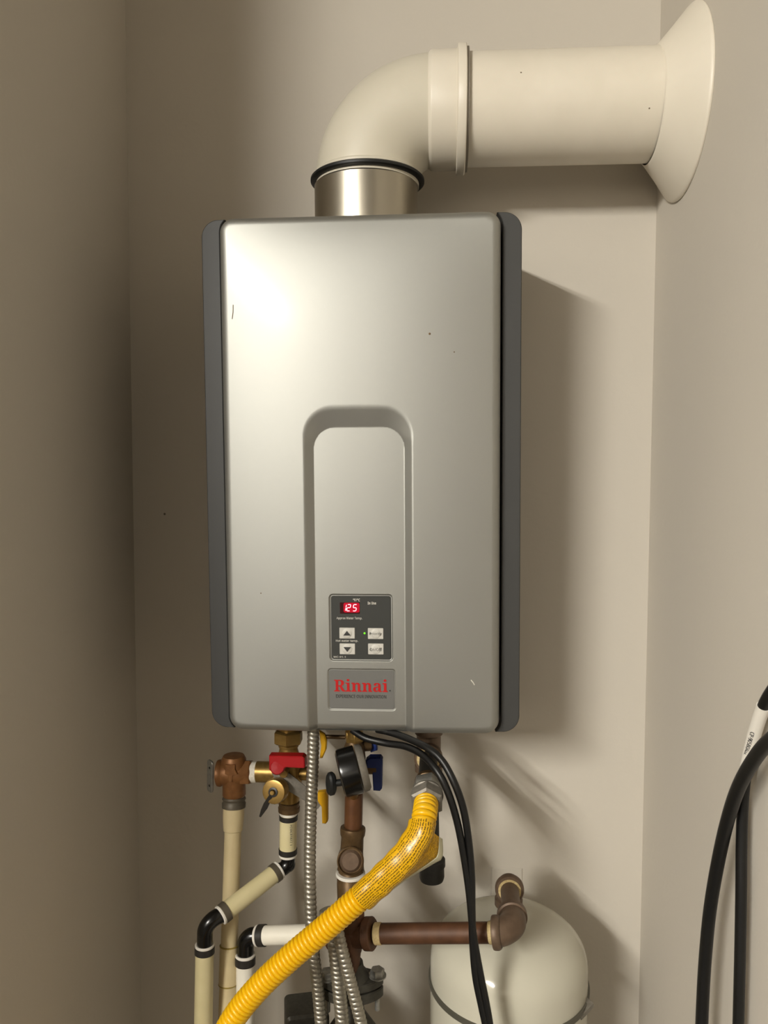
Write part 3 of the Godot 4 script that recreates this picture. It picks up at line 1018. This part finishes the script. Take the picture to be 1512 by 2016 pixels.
func brass_line() -> void:
	var o := thing("brass_pipe_line", "brown brass pipe and tee running from behind the yellow hose to the white tank", "pipe", Vector3(-0.0976, 0.9569, 0.2))
	# upright pieces
	var s := sf()
	rod(s, Vector3(-0.0988, 1.1039, 0.15), Vector3(-0.0995, 1.0492, 0.155), 0.0110)
	obj("nipple", s, M.copper, o)
	var hx := sf()
	hexnut(hx, Vector3(-0.0975, 1.1027, 0.15), Vector3(-0.0975, 1.0951, 0.15), 0.0090, 0.2)
	obj("hex_neck", hx, M.brass, o)
	var t := sf()
	lathe(t, Vector3(-0.0995, 1.0631, 0.155), Vector3(-0.102, 1.0061, 0.16), [Vector2(0.0110, 0), Vector2(0.0150, 0.0005), Vector2(0.0155, 0.003), Vector2(0.0150, 0.009), Vector2(0.0136, 0.012), Vector2(0.0140, 0.030), Vector2(0.0158, 0.048), Vector2(0.0166, 0.052), Vector2(0.0164, 0.057), Vector2(0.0001, 0.057)], 40)
	lathe(t, Vector3(-0.1026, 1.0263, 0.155), Vector3(-0.0993, 1.0349, 0.185), [Vector2(0.0150, 0), Vector2(0.0150, 0.020), Vector2(0.0160, 0.022), Vector2(0.0160, 0.027), Vector2(0.0146, 0.0280), Vector2(0.0140, 0.024), Vector2(0.0001, 0.024)], 40)
	obj("upper_tee", t, M.old_brass, o)
	var pl := sf()
	rod(pl, Vector3(-0.1009, 1.0302, 0.17), Vector3(-0.0997, 1.0334, 0.181), 0.0128, 0.003)
	obj("tee_plug", pl, M.dull_brass, o)
	var tk := sf()
	rod(tk, Vector3(-0.0995, 1.0619, 0.155), Vector3(-0.0995, 1.0562, 0.155), 0.0130, 0.0008)
	obj("thread_tape", tk, M.cream_tape, o)
	var wr := sf()
	rod(wr, Vector3(-0.1011, 1.0135, 0.168), Vector3(-0.1011, 1.0097, 0.168), 0.0178, 0.0008)
	obj("white_ring", wr, M.white_plastic, o)
	var u := sf()
	lathe(u, Vector3(-0.1011, 1.0096, 0.163), Vector3(-0.0982, 0.968, 0.195), [Vector2(0.0001, 0), Vector2(0.0165, 0), Vector2(0.0168, 0.012), Vector2(0.0160, 0.026), Vector2(0.0165, 0.040), Vector2(0.0135, 0.050), Vector2(0.0130, 0.064), Vector2(0.0001, 0.064)], 40)
	obj("union", u, M.old_brass, o)
	# lower tee
	var c: Vector3 = Vector3(-0.097, 0.96, 0.205)
	var r1: Vector3 = Vector3(-0.0664, 0.9662, 0.213)
	var dx := (r1 - c).normalized()
	var tb := sf()
	lathe(tb, c - dx * 0.026, c + dx * 0.03, [Vector2(0.0001, 0), Vector2(0.0170, 0), Vector2(0.0175, 0.001), Vector2(0.0175, 0.007), Vector2(0.0155, 0.009), Vector2(0.0155, 0.043), Vector2(0.0178, 0.045), Vector2(0.0180, 0.053), Vector2(0.0165, 0.0545), Vector2(0.0001, 0.0545)], 44)
	lathe(tb, c + Vector3(0, 0.024, 0), c - Vector3(0, 0.024, 0), [Vector2(0.0001, 0), Vector2(0.0160, 0), Vector2(0.0160, 0.008), Vector2(0.0150, 0.010), Vector2(0.0150, 0.034), Vector2(0.0130, 0.044), Vector2(0.0001, 0.044)], 44)
	ball(tb, c, 0.0168)
	obj("lower_tee", tb, M.brown_pipe, o)
	var rd := sf()
	lathe(rd, c - Vector3(0, 0.018, 0), c - Vector3(0, 1, 0), [Vector2(0.0125, 0), Vector2(0.0115, 0.010), Vector2(0.0080, 0.040), Vector2(0.0080, 0.060)], 36)
	obj("reducer", rd, M.brown_pipe, o)
	# brown pipe to the right
	var p1: Vector3 = Vector3(0.063, 0.9865, 0.235)
	var s2 := sf()
	rod(s2, r1, p1, 0.01115)
	obj("pipe", s2, M.brown_pipe, o)
	var d := (p1 - r1).normalized()
	for f in [r1 + d * -0.002, Vector3(0.0596, 0.9864, 0.235)]:
		var k := sf()
		rod(k, f, f + d * 0.0085, 0.0118, 0.0008)
		obj("thread_tape", k, M.cream_tape, o)
	# elbow turning back to the wall, nipple, upper elbow turning down to the tank
	var ec: Vector3 = Vector3(0.087, 0.9887, 0.233)
	var n1: Vector3 = Vector3(0.091, 0.9856, 0.14)
	var back := (n1 - ec).normalized()
	var e := sf()
	tube(e, bend(p1 + d * 0.002, ec, ec + back * 0.034, 0.020, 16), 0.0152, 40)
	lathe(e, p1 + d * 0.001, p1 + d, [Vector2(0.0120, 0), Vector2(0.0172, 0.0004), Vector2(0.0178, 0.0020), Vector2(0.0178, 0.0060), Vector2(0.0165, 0.0085), Vector2(0.0150, 0.0095)], 40)
	lathe(e, ec + back * 0.026, ec + back, [Vector2(0.0150, 0), Vector2(0.0172, 0.001), Vector2(0.0172, 0.008), Vector2(0.0120, 0.009)], 40)
	obj("elbow", e, M.dull_brass, o)
	var nn := sf()
	rod(nn, ec + back * 0.02, n1, 0.0111)
	obj("nipple", nn, M.dull_brass, o)
	var e2 := sf()
	var bc: Vector3 = n1 + back * 0.016
	bc.y += 0.001
	tube(e2, bend(n1 - back * 0.004, bc, bc + Vector3(0, -0.030, 0), 0.016, 16), 0.0150, 40)
	lathe(e2, n1 - back * 0.006, n1 + back, [Vector2(0.0120, 0), Vector2(0.0165, 0.0005), Vector2(0.0175, 0.002), Vector2(0.0175, 0.0075), Vector2(0.0152, 0.010)], 40)
	lathe(e2, bc + Vector3(0, -0.021, 0), bc + Vector3(0, -1, 0), [Vector2(0.0150, 0), Vector2(0.0172, 0.001), Vector2(0.0172, 0.009), Vector2(0.0110, 0.010)], 40)
	obj("elbow", e2, M.dull_brass, o)
	var k2 := sf()
	lathe(k2, n1 - back * 0.0068, n1 + back, [Vector2(0.0111, 0), Vector2(0.0138, 0), Vector2(0.0138, 0.001), Vector2(0.0111, 0.001)], 36)
	obj("thread_tape", k2, M.cream_tape, o)
	var sp := sf()
	rod(sp, bc + Vector3(0, -0.025, 0), bc + Vector3(0, -0.075, 0), 0.0105)
	obj("tank_stub", sp, M.dull_brass, o)

func gauge_valve() -> void:
	# cold side valve with its blue grip
	var o := thing("cold_shutoff_valve", "brass cold water valve with blue grips behind the black pressure gauge", "valve", Vector3(-0.0999, 1.1379, 0.14))
	var st := sf()
	rod(st, Vector3(-0.0999, 1.2, 0.14), Vector3(-0.0999, 1.1684, 0.14), 0.0110)
	hexnut(st, Vector3(-0.0999, 1.1779, 0.14), Vector3(-0.0999, 1.1633, 0.14), 0.0118, 0.3)
	obj("union_nut", st, M.brass, o)
	var bd := sf()
	lathe(bd, Vector3(-0.0999, 1.1646, 0.14), Vector3(-0.0982, 1.1001, 0.15), [Vector2(0.0095, 0), Vector2(0.0130, 0.008), Vector2(0.0140, 0.02), Vector2(0.0140, 0.045), Vector2(0.0110, 0.058), Vector2(0.0095, 0.066)], 36)
	rod(bd, Vector3(-0.098, 1.1303, 0.14), Vector3(-0.0717, 1.1311, 0.14), 0.0075)
	rod(bd, Vector3(-0.098, 1.157, 0.14), Vector3(-0.0814, 1.1551, 0.13), 0.0065)
	obj("body", bd, M.old_brass, o)
	var bl := sf()
	plate(bl, PackedVector2Array([Vector2(-0.085, 1.1421), Vector2(-0.0801, 1.1461), Vector2(-0.067, 1.1464), Vector2(-0.0645, 1.1433), Vector2(-0.0651, 1.1079), Vector2(-0.0676, 1.1047), Vector2(-0.0756, 1.1051), Vector2(-0.0769, 1.1272), Vector2(-0.0838, 1.1321)]), Transform3D.IDENTITY, 0.133, 0.147, 0.0015)
	obj("grip", bl, M.blue_grip, o, "blue plastic grip")
	var b2 := sf()
	plate(b2, PackedVector2Array([Vector2(-0.087, 1.1607), Vector2(-0.0732, 1.1624), Vector2(-0.0719, 1.149), Vector2(-0.0801, 1.1462)]), Transform3D.IDENTITY, 0.120, 0.131, 0.002)
	obj("drain_grip", b2, M.blue_grip, o, "small blue plastic grip")
	var yl := sf()
	plate(yl, PackedVector2Array([Vector2(-0.1446, 1.1714), Vector2(-0.1377, 1.1671), Vector2(-0.1351, 1.1588), Vector2(-0.1358, 1.1479), Vector2(-0.1403, 1.1375), Vector2(-0.1441, 1.1367), Vector2(-0.1421, 1.1522), Vector2(-0.1434, 1.1618)]), Transform3D.IDENTITY, 0.122, 0.130, 0.0015)
	obj("yellow_lever", yl, M.yellow_grip, o, "yellow plastic lever")
	var arm := sf()
	rod(arm, Vector3(-0.142, 1.1623, 0.122), Vector3(-0.1028, 1.1648, 0.13), 0.0026)
	obj("lever_arm", arm, M.old_brass, o)
	# gauge
	var g := thing("pressure_gauge", "round black pressure gauge seen from its side below the heater", "gauge", Vector3(-0.0976, 1.1501, 0.2))
	var a: Vector3 = Vector3(-0.1099, 1.1482, 0.205)
	var b: Vector3 = Vector3(-0.0859, 1.154, 0.2)
	var cs := sf()
	lathe(cs, a, b, [Vector2(0.0001, 0), Vector2(0.0225, 0.0002), Vector2(0.0262, 0.0020), Vector2(0.0270, 0.0050), Vector2(0.0272, 0.0215), Vector2(0.0262, 0.0225), Vector2(0.0001, 0.0225)], 56)
	obj("case", cs, M.black_plastic, g)
	var ln := sf()
	lathe(ln, a.lerp(b, 0.93), b + (b - a), [Vector2(0.0001, 0), Vector2(0.0258, 0), Vector2(0.0268, 0.001), Vector2(0.0262, 0.006), Vector2(0.0235, 0.0085), Vector2(0.0001, 0.0092)], 56)
	obj("lens", ln, M.grey_metal, g, "grey clouded lens")
	var sm := sf()
	rod(sm, Vector3(-0.0975, 1.1299, 0.19), Vector3(-0.0986, 1.0997, 0.152), 0.0062)
	rod(sm, Vector3(-0.0954, 1.129, 0.165), Vector3(-0.0982, 1.1469, 0.195), 0.0062)
	obj("stem", sm, M.brass, g)
	var kn := sf()
	var k0: Vector3 = Vector3(-0.1213, 1.1304, 0.19)
	var ax := Vector3(-0.85, -0.05, 0.52).normalized()
	var t := frame(k0 - ax * 0.004, k0)
	var ring := PackedVector2Array()
	for i in 36:
		var w := TAU * i / 36.0
		var q := 1.0 + 0.10 * cos(2.0 * w)
		ring.append(Vector2(0.0082 * q * cos(w), 0.0158 * q * sin(w)))
	plate(kn, ring, Transform3D(Basis.looking_at(-ax, Vector3(0.25, 1, 0)), k0), -0.004, 0.004, 0.002)
	obj("drain_knob", kn, M.rubber, g, "dark wing knob")
	var ks := sf()
	rod(ks, k0, Vector3(-0.107, 1.1347, 0.195), 0.004)
	obj("knob_stem", ks, M.rubber, g)

func gas_line() -> void:
	var o := thing("gas_pipe", "black iron gas pipe with a tee and a capped drip leg under the heater", "pipe", Vector3(-0.0045, 0.9833, 0.12))
	var z := 0.12
	var c: Vector3 = Vector3(-0.0087, 1.1471, 0.12)
	var st := sf()
	rod(st, Vector3(c.x, 1.2, z), c, 0.0107)
	obj("riser", st, M.black_iron, o)
	var t := sf()
	lathe(t, c + Vector3(0, 0.030, 0), c + Vector3(0, -1, 0), [Vector2(0.0107, 0), Vector2(0.0165, 0.0005), Vector2(0.0172, 0.002), Vector2(0.0172, 0.008), Vector2(0.0150, 0.010), Vector2(0.0150, 0.046), Vector2(0.0172, 0.048), Vector2(0.0172, 0.055), Vector2(0.0107, 0.056)], 40)
	lathe(t, c, c + Vector3(0, 0, 1), [Vector2(0.0150, 0), Vector2(0.0150, 0.018), Vector2(0.0172, 0.020), Vector2(0.0174, 0.027), Vector2(0.0165, 0.028), Vector2(0.0107, 0.028)], 40)
	obj("tee", t, M.dull_brass, o)
	var tr := sf()
	lathe(tr, c + Vector3(0, 0, 0.0278), c + Vector3(0, 0, 1), [Vector2(0.0107, 0), Vector2(0.0142, 0), Vector2(0.0142, 0.001), Vector2(0.0107, 0.001)], 36)
	obj("thread_seal", tr, M.cream_tape, o)
	var nz := sf()
	rod(nz, c, c + Vector3(0, 0, 0.112), 0.0107)
	obj("nipple", nz, M.black_iron, o)
	var e := c + Vector3(0, 0, 0.098)
	var r := sf()
	lathe(r, e, e + Vector3(0, 0, 1), [Vector2(0.0107, 0), Vector2(0.0135, 0.0004), Vector2(0.0148, 0.002), Vector2(0.0148, 0.010), Vector2(0.011, 0.012)], 40)
	obj("brass_collar", r, M.old_brass, o)
	var lg := sf()
	rod(lg, c + Vector3(0.001, -0.02, 0), Vector3(-0.0046, 1.0008, 0.122), 0.0107)
	obj("drip_leg", lg, M.black_iron, o)
	var cp := sf()
	lathe(cp, Vector3(-0.0041, 1.0119, 0.122), Vector3(-0.0038, 0.9648, 0.122), [Vector2(0.0107, 0), Vector2(0.0150, 0.0004), Vector2(0.0168, 0.002), Vector2(0.0170, 0.010), Vector2(0.0155, 0.012), Vector2(0.0158, 0.024), Vector2(0.0145, 0.0285), Vector2(0.0001, 0.0295)], 40)
	obj("cap", cp, M.black_iron, o)
	var tt := sf()
	rod(tt, Vector3(-0.0041, 1.0151, 0.122), Vector3(-0.004, 1.0093, 0.122), 0.0122, 0.001)
	obj("thread_tape", tt, M.tape, o)

func gas_hose() -> void:
	var o := thing("gas_hose", "yellow corrugated flexible gas hose with a printed yellow tag", "hose", Vector3(-0.2207, 0.9143, 0.3))
	var start: Vector3 = Vector3(-0.0086, 1.1406, 0.222)
	var h0: Vector3 = Vector3(-0.0093, 1.1416, 0.259)
	var nut := sf()
	hexnut(nut, Vector3(-0.0086, 1.1482, 0.228), Vector3(-0.0089, 1.1455, 0.25), 0.0172, 0.25)
	obj("flare_nut", nut, M.zinc, o)
	var n2 := sf()
	hexnut(n2, Vector3(-0.0089, 1.1457, 0.249), Vector3(-0.0092, 1.1425, 0.265), 0.0186, 0.55)
	lathe(n2, Vector3(-0.0089, 1.1461, 0.246), Vector3(-0.0092, 1.1425, 0.265), [Vector2(0.0140, 0), Vector2(0.0172, 0.001), Vector2(0.0176, 0.004), Vector2(0.0140, 0.006)], 36)
	obj("hex_coupling", n2, M.grey_metal, o)
	var pts := [Vector3(-0.0094, 1.1446, 0.248), Vector3(-0.0097, 1.1432, 0.264), Vector3(-0.011, 1.1395, 0.283), Vector3(-0.0149, 1.1256, 0.296), Vector3(-0.0291, 1.1051, 0.302), Vector3(-0.0524, 1.0808, 0.302), Vector3(-0.0811, 1.0539, 0.302), Vector3(-0.1126, 1.0245, 0.302), Vector3(-0.1472, 0.9931, 0.302), Vector3(-0.1794, 0.9609, 0.302), Vector3(-0.2049, 0.9293, 0.302), Vector3(-0.2214, 0.8997, 0.302), Vector3(-0.2342, 0.8683, 0.302)]
	var slv := sf()
	tube(slv, curve(pts.slice(0, 3), 0.002), 0.0114, 28)
	obj("end_sleeve", slv, M.tag_back, o)
	var body := curve(longer(pts.slice(1), 0.2), 0.00051)
	var st := sf()
	tube(st, body, 0.0132, 30, 1)
	obj("corrugated_tube", st, M.hose, o)
	# printed tag wrapped round the hose
	var tg := curve([Vector3(-0.0124, 1.1346, 0.29), Vector3(-0.0149, 1.1256, 0.296), Vector3(-0.0291, 1.1051, 0.302), Vector3(-0.0524, 1.0808, 0.302), Vector3(-0.0748, 1.0595, 0.302)], 0.003)
	var ts := sf()
	tube(ts, tg, 0.0143, 36, 2)
	obj("tag", ts, M.hose_tag, o, "yellow tag covered in small print")
	var fl := sf()
	var inner := [Vector3(-0.0056, 1.1283, 0.292), Vector3(-0.0137, 1.1057, 0.3), Vector3(-0.0394, 1.0786, 0.302), Vector3(-0.0658, 1.0546, 0.303)]
	var outer := [Vector3(0.0065, 1.1129, 0.286), Vector3(0.0061, 1.0945, 0.288), Vector3(-0.0033, 1.0876, 0.29), Vector3(-0.0345, 1.0686, 0.295), Vector3(-0.0661, 1.0431, 0.299)]
	flap(fl, inner, outer, 0.0, 0.78)
	obj("tag_flap", fl, M.hose_tag, o)
	var f2 := sf()
	flap(f2, inner, outer, 0.78, 1.1)
	obj("tag_edge", f2, M.tag_back, o, "whitish edge of the tag")

func flap(st: SurfaceTool, inner: Array, outer: Array, f0: float, f1: float) -> void:
	var a := curve(inner, 0.004)
	var n := a.size()
	var b := PackedVector3Array()
	var oc := curve(outer, 0.0005)
	for i in n: b.append(oc[int(round(float(i) / (n - 1) * (oc.size() - 1)))])
	var rings := []
	for i in n:
		var ring := PackedVector3Array()
		var g := Vector3(0, 0, 0.0005)
		for k in 5: ring.append(a[i].lerp(b[i], lerpf(f0, f1, k / 4.0)) + g + Vector3(0, 0, -0.006 * pow(lerpf(f0, f1, k / 4.0), 2.0)))
		for k in 5: ring.append(a[i].lerp(b[i], lerpf(f1, f0, k / 4.0)) - g + Vector3(0, 0, -0.006 * pow(lerpf(f1, f0, k / 4.0), 2.0)))
		rings.append(ring)
	skin(st, rings)

func conduits() -> void:
	var defs := [
		["flexible silver metal conduit dropping straight from the heater underside", [Vector3(-0.1444, 1.1941, 0.175), Vector3(-0.1444, 1.1519, 0.18), Vector3(-0.146, 1.0932, 0.186), Vector3(-0.1451, 1.039, 0.2), Vector3(-0.1418, 0.9864, 0.214), Vector3(-0.1377, 0.9409, 0.218), Vector3(-0.1328, 0.9002, 0.22), Vector3(-0.128, 0.8474, 0.222), Vector3(-0.1241, 0.7952, 0.225)], 0.0072],
		["thickest flexible silver conduit emerging below the yellow hose", [Vector3(-0.1227, 1.0036, 0.232), Vector3(-0.1136, 0.977, 0.236), Vector3(-0.1094, 0.9491, 0.238), Vector3(-0.1057, 0.9153, 0.24), Vector3(-0.1015, 0.8697, 0.242), Vector3(-0.0983, 0.813, 0.245)], 0.0079],
		["slanted flexible silver conduit just right of the thickest conduit", [Vector3(-0.1095, 1.0001, 0.245), Vector3(-0.1011, 0.9725, 0.254), Vector3(-0.0925, 0.9414, 0.256), Vector3(-0.0829, 0.905, 0.257), Vector3(-0.0733, 0.8657, 0.258), Vector3(-0.0632, 0.8256, 0.258)], 0.0068]]
	for d in defs:
		var o := thing("metal_conduit", d[0], "conduit", d[1][d[1].size() - 1], "flexible metal conduits")
		var st := sf()
		tube(st, curve(longer(d[1], 0.25), 0.0006), d[2], 28, 3)
		obj("spiral_tube", st, M.conduit, o)

func power_cord() -> void:
	var o := thing("power_cord", "black two strand power cord hanging in front of the brown pipe", "cord", Vector3(0.0613, 0.8924, 0.25))
	for p in [[Vector3(-0.0979, 1.1945, 0.187), Vector3(-0.081, 1.1857, 0.19), Vector3(-0.0569, 1.1832, 0.198), Vector3(-0.0329, 1.1855, 0.214), Vector3(-0.0131, 1.1838, 0.236), Vector3(0.0025, 1.1732, 0.254), Vector3(0.0139, 1.1527, 0.26), Vector3(0.0238, 1.1205, 0.2615), Vector3(0.0311, 1.0835, 0.2624), Vector3(0.0368, 1.0452, 0.2634), Vector3(0.0414, 1.0012, 0.2643), Vector3(0.0482, 0.9628, 0.2652), Vector3(0.0555, 0.9271, 0.2661), Vector3(0.0606, 0.8969, 0.2671), Vector3(0.067, 0.8469, 0.268)],
			[Vector3(-0.068, 1.1963, 0.19), Vector3(-0.0498, 1.196, 0.2), Vector3(-0.0283, 1.1945, 0.216), Vector3(-0.0087, 1.1924, 0.236), Vector3(0.0062, 1.1843, 0.248), Vector3(0.0187, 1.1664, 0.258), Vector3(0.0291, 1.1392, 0.261), Vector3(0.0352, 1.1054, 0.2615), Vector3(0.0388, 1.067, 0.2624), Vector3(0.0396, 1.0285, 0.2634), Vector3(0.041, 0.9899, 0.2643), Vector3(0.0445, 0.9541, 0.2652), Vector3(0.0513, 0.9212, 0.2661), Vector3(0.0563, 0.8967, 0.2671), Vector3(0.0622, 0.8467, 0.268)]]:
		var st := sf()
		tube(st, curve(longer(p, 0.35), 0.003), 0.0040, 16)
		obj("strand", st, M.cord, o)
	var s := sf()
	rod(s, Vector3(-0.0834, 1.1817, 0.15), Vector3(-0.0698, 1.1814, 0.15), 0.0030)
	obj("white_sleeve", s, M.white_plastic, o)

func tank() -> void:
	var c: Vector3 = Vector3(0.0917, 0.861, 0.128)
	var o := thing("expansion_tank", "white domed steel expansion tank in the corner under the brown elbow", "tank", c - Vector3(0, 0.2, 0))
	var r := 0.0965
	var prof := []
	var st := sf()
	for i in 29:
		var w := PI / 2 * i / 28.0
		# flattened dome with a broad shoulder
		prof.append(Vector2(maxf(0.0001, r * pow(sin(w), 0.86)), 0.024 + 0.060 * pow(cos(w), 0.80) if i < 28 else 0.024))
	prof.append(Vector2(r, 0.004))
	lathe(st, c, c + Vector3.UP, prof, 96)
	obj("dome", st, M.tank, o)
	var lo := sf()
	lathe(lo, c + Vector3(0, 0.004, 0), c - Vector3(0, 1, 0), [Vector2(r, 0), Vector2(r, 0.15), Vector2(r * 0.97, 0.18), Vector2(r * 0.8, 0.215), Vector2(r * 0.4, 0.235), Vector2(0.0001, 0.238)], 96)
	obj("shell", lo, M.tank, o)
	var b := sf()
	lathe(b, c + Vector3(0, -0.002, 0), c + Vector3.UP, [Vector2(r - 0.001, 0), Vector2(r + 0.0022, 0.0005), Vector2(r + 0.0022, 0.0065), Vector2(r - 0.001, 0.007)], 96)
	obj("band", b, M.tank_band, o)
	var g := sf()
	var q: Vector3 = Vector3(0.1744, 0.8535, 0.165)
	var t := Transform3D(Basis.from_euler(Vector3(0.1, 0.7, 0.35)), q)
	plate(g, rrect(0, 0, 0.010, 0.009, 0.001, 3), t, -0.004, -0.001, 0.0005)
	plate(g, rrect(0, 0.008, 0.012, 0.0035, 0.001, 3), t, -0.006, 0.012, 0.0006)
	lathe(g, t * Vector3(-0.002, -0.003, -0.002), t * Vector3(-0.002, -0.003, 1), [Vector2(0.006, 0), Vector2(0.006, 0.005), Vector2(0.0001, 0.006)], 6)
	obj("band_clamp", g, M.grey_metal, o)
	# square patch on the wall behind the elbow
	var p := sf()
	var pa: Vector3 = Vector3(0.0793, 0.8817, 0)
	var pb: Vector3 = Vector3(0.1218, 0.9392, 0)
	box(p, Vector3(pa.x, pa.y, 0.0), Vector3(pb.x, pb.y, 0.0018), 0.0008)
	tag(obj("trim_1", p, M.wall), "", "", "", "structure")

func pump() -> void:
	var o := thing("circulation_pump", "dark bolted pump flange and motor box at the bottom behind the conduits", "pump", Vector3(-0.0976, 0.8473, 0.2))
	var c: Vector3 = Vector3(-0.0952, 0.8975, 0.2)
	var st := sf()
	var t := Transform3D(Basis(Vector3(1, 0, 0), Vector3(0, 0, -1), Vector3(0, 1, 0)).rotated(Vector3.UP, 0.12), c)
	var poly := PackedVector2Array()
	for i in 48:
		var w := TAU * i / 48.0
		poly.append(Vector2(0.036 * cos(w), 0.019 * sin(w) * (0.6 + 0.4 * absf(sin(w)))))
	plate(st, poly, t, -0.016, -0.004, 0.0012)
	plate(st, poly, t, -0.002, 0.008, 0.0012)
	lathe(st, c + Vector3(0, 0.006, 0), c + Vector3(0, 1, 0), [Vector2(0.020, 0), Vector2(0.019, 0.005), Vector2(0.0135, 0.012), Vector2(0.0120, 0.020), Vector2(0.0080, 0.021)], 36)
	obj("flange", st, M.pump, o)
	for s in [1.0, -1.0]:
		var b := sf()
		var p: Vector3 = t * Vector3(0.029 * s, 0, 0)
		hexnut(b, p + Vector3(0, 0.008, 0), p + Vector3(0, 0.016, 0), 0.0085, 0.3)
		lathe(b, p + Vector3(0, 0.0075, 0), p + Vector3(0, 1, 0), [Vector2(0.0105, 0), Vector2(0.0105, 0.0015), Vector2(0.006, 0.002)], 24)
		obj("bolt", b, M.zinc, o)
		var th := sf()
		rod(th, p - Vector3(0, 0.034, 0), p, 0.0030)
		obj("bolt_thread", th, M.zinc, o)
	var vb := sf()
	lathe(vb, c + Vector3(0, -0.014, 0), c - Vector3(0, 1, 0), [Vector2(0.012, 0), Vector2(0.014, 0.02), Vector2(0.030, 0.045), Vector2(0.040, 0.07), Vector2(0.040, 0.11), Vector2(0.02, 0.14), Vector2(0.0001, 0.142)], 40)
	obj("volute", vb, M.pump, o)
	var mb := sf()
	var q: Vector3 = Vector3(-0.1551, 0.8354, 0.165)
	plate(mb, rrect(0, -0.035, 0.026, 0.040, 0.006, 6), Transform3D(Basis.from_euler(Vector3(0, 0.25, 0)), q), -0.03, 0.016, 0.003)
	obj("motor_box", mb, M.pump, o)
	var bk := sf()
	plate(bk, rrect(0, -0.035, 0.018, 0.030, 0.005, 6), Transform3D(Basis.from_euler(Vector3(0, 0.25, 0)), q), 0.014, 0.024, 0.003)
	obj("motor_cover", bk, M.black_plastic, o)

func wall_cables() -> void:
	var a := thing("hanging_cable", "thicker black cable looping down in front of the right wall", "cable", Vector3(0.259, 0.9606, 0.3288), "black cables by the right wall")
	var st := sf()
	tube(st, curve(longer([Vector3(0.259, 1.42, 0.74), Vector3(0.259, 1.336, 0.5573), Vector3(0.259, 1.3118, 0.4999), Vector3(0.259, 1.2853, 0.4594), Vector3(0.259, 1.2576, 0.4295), Vector3(0.259, 1.2233, 0.4013), Vector3(0.259, 1.184, 0.3792), Vector3(0.259, 1.1368, 0.3599), Vector3(0.259, 1.0841, 0.3436), Vector3(0.259, 1.0338, 0.3348), Vector3(0.259, 0.9907, 0.3309), Vector3(0.259, 0.9489, 0.3297), Vector3(0.259, 0.8982, 0.3307)], 0.45), 0.004), 0.0059, 24)
	obj("jacket", st, M.cable, a)
	var b := thing("hanging_cable", "thinner black cable with a white printed sleeve near the right edge", "cable", Vector3(0.2735, 0.9981, 0.3789), "black cables by the right wall")
	var pts := [Vector3(0.2735, 1.49, 0.74), Vector3(0.2735, 1.3827, 0.524), Vector3(0.2735, 1.3478, 0.4639), Vector3(0.2735, 1.318, 0.4292), Vector3(0.2735, 1.2962, 0.4106), Vector3(0.2735, 1.2692, 0.3955), Vector3(0.2735, 1.2416, 0.3842), Vector3(0.2735, 1.2113, 0.3772), Vector3(0.2735, 1.1688, 0.3757), Vector3(0.2735, 1.1188, 0.3783), Vector3(0.2735, 1.0634, 0.38), Vector3(0.2735, 0.9881, 0.3809), Vector3(0.2735, 0.9402, 0.3809)]
	var s2 := sf()
	tube(s2, curve(longer(pts, 0.45), 0.004), 0.0049, 24)
	obj("jacket", s2, M.cable, b)
	var s3 := sf()
	var sl := curve([Vector3(0.2735, 1.3005, 0.4134), Vector3(0.2735, 1.2692, 0.3955), Vector3(0.2735, 1.2372, 0.3822)], 0.003)
	tube(s3, sl, 0.0057, 28)
	var sleeve := obj("sleeve", s3, M.white_plastic, b, "white sleeve with black print")
	var m: Vector3 = Vector3(0.2735, 1.262, 0.3916)
	var up: Vector3 = Vector3(0.2735, 1.2771, 0.3993)
	var y := (m - up).normalized()
	var n := (Vector3(0, 1.5, 1.082) - m)
	n = (n - y * n.dot(y)).normalized()
	letters("lettering", "CP-90580X02", font("Droid Sans"), 0.027, 0.0034, Transform3D(Basis(y, n.cross(y), n), m + n * 0.0063 - n.cross(y) * 0.0016 - y * 0.003), M.print_dark, b)
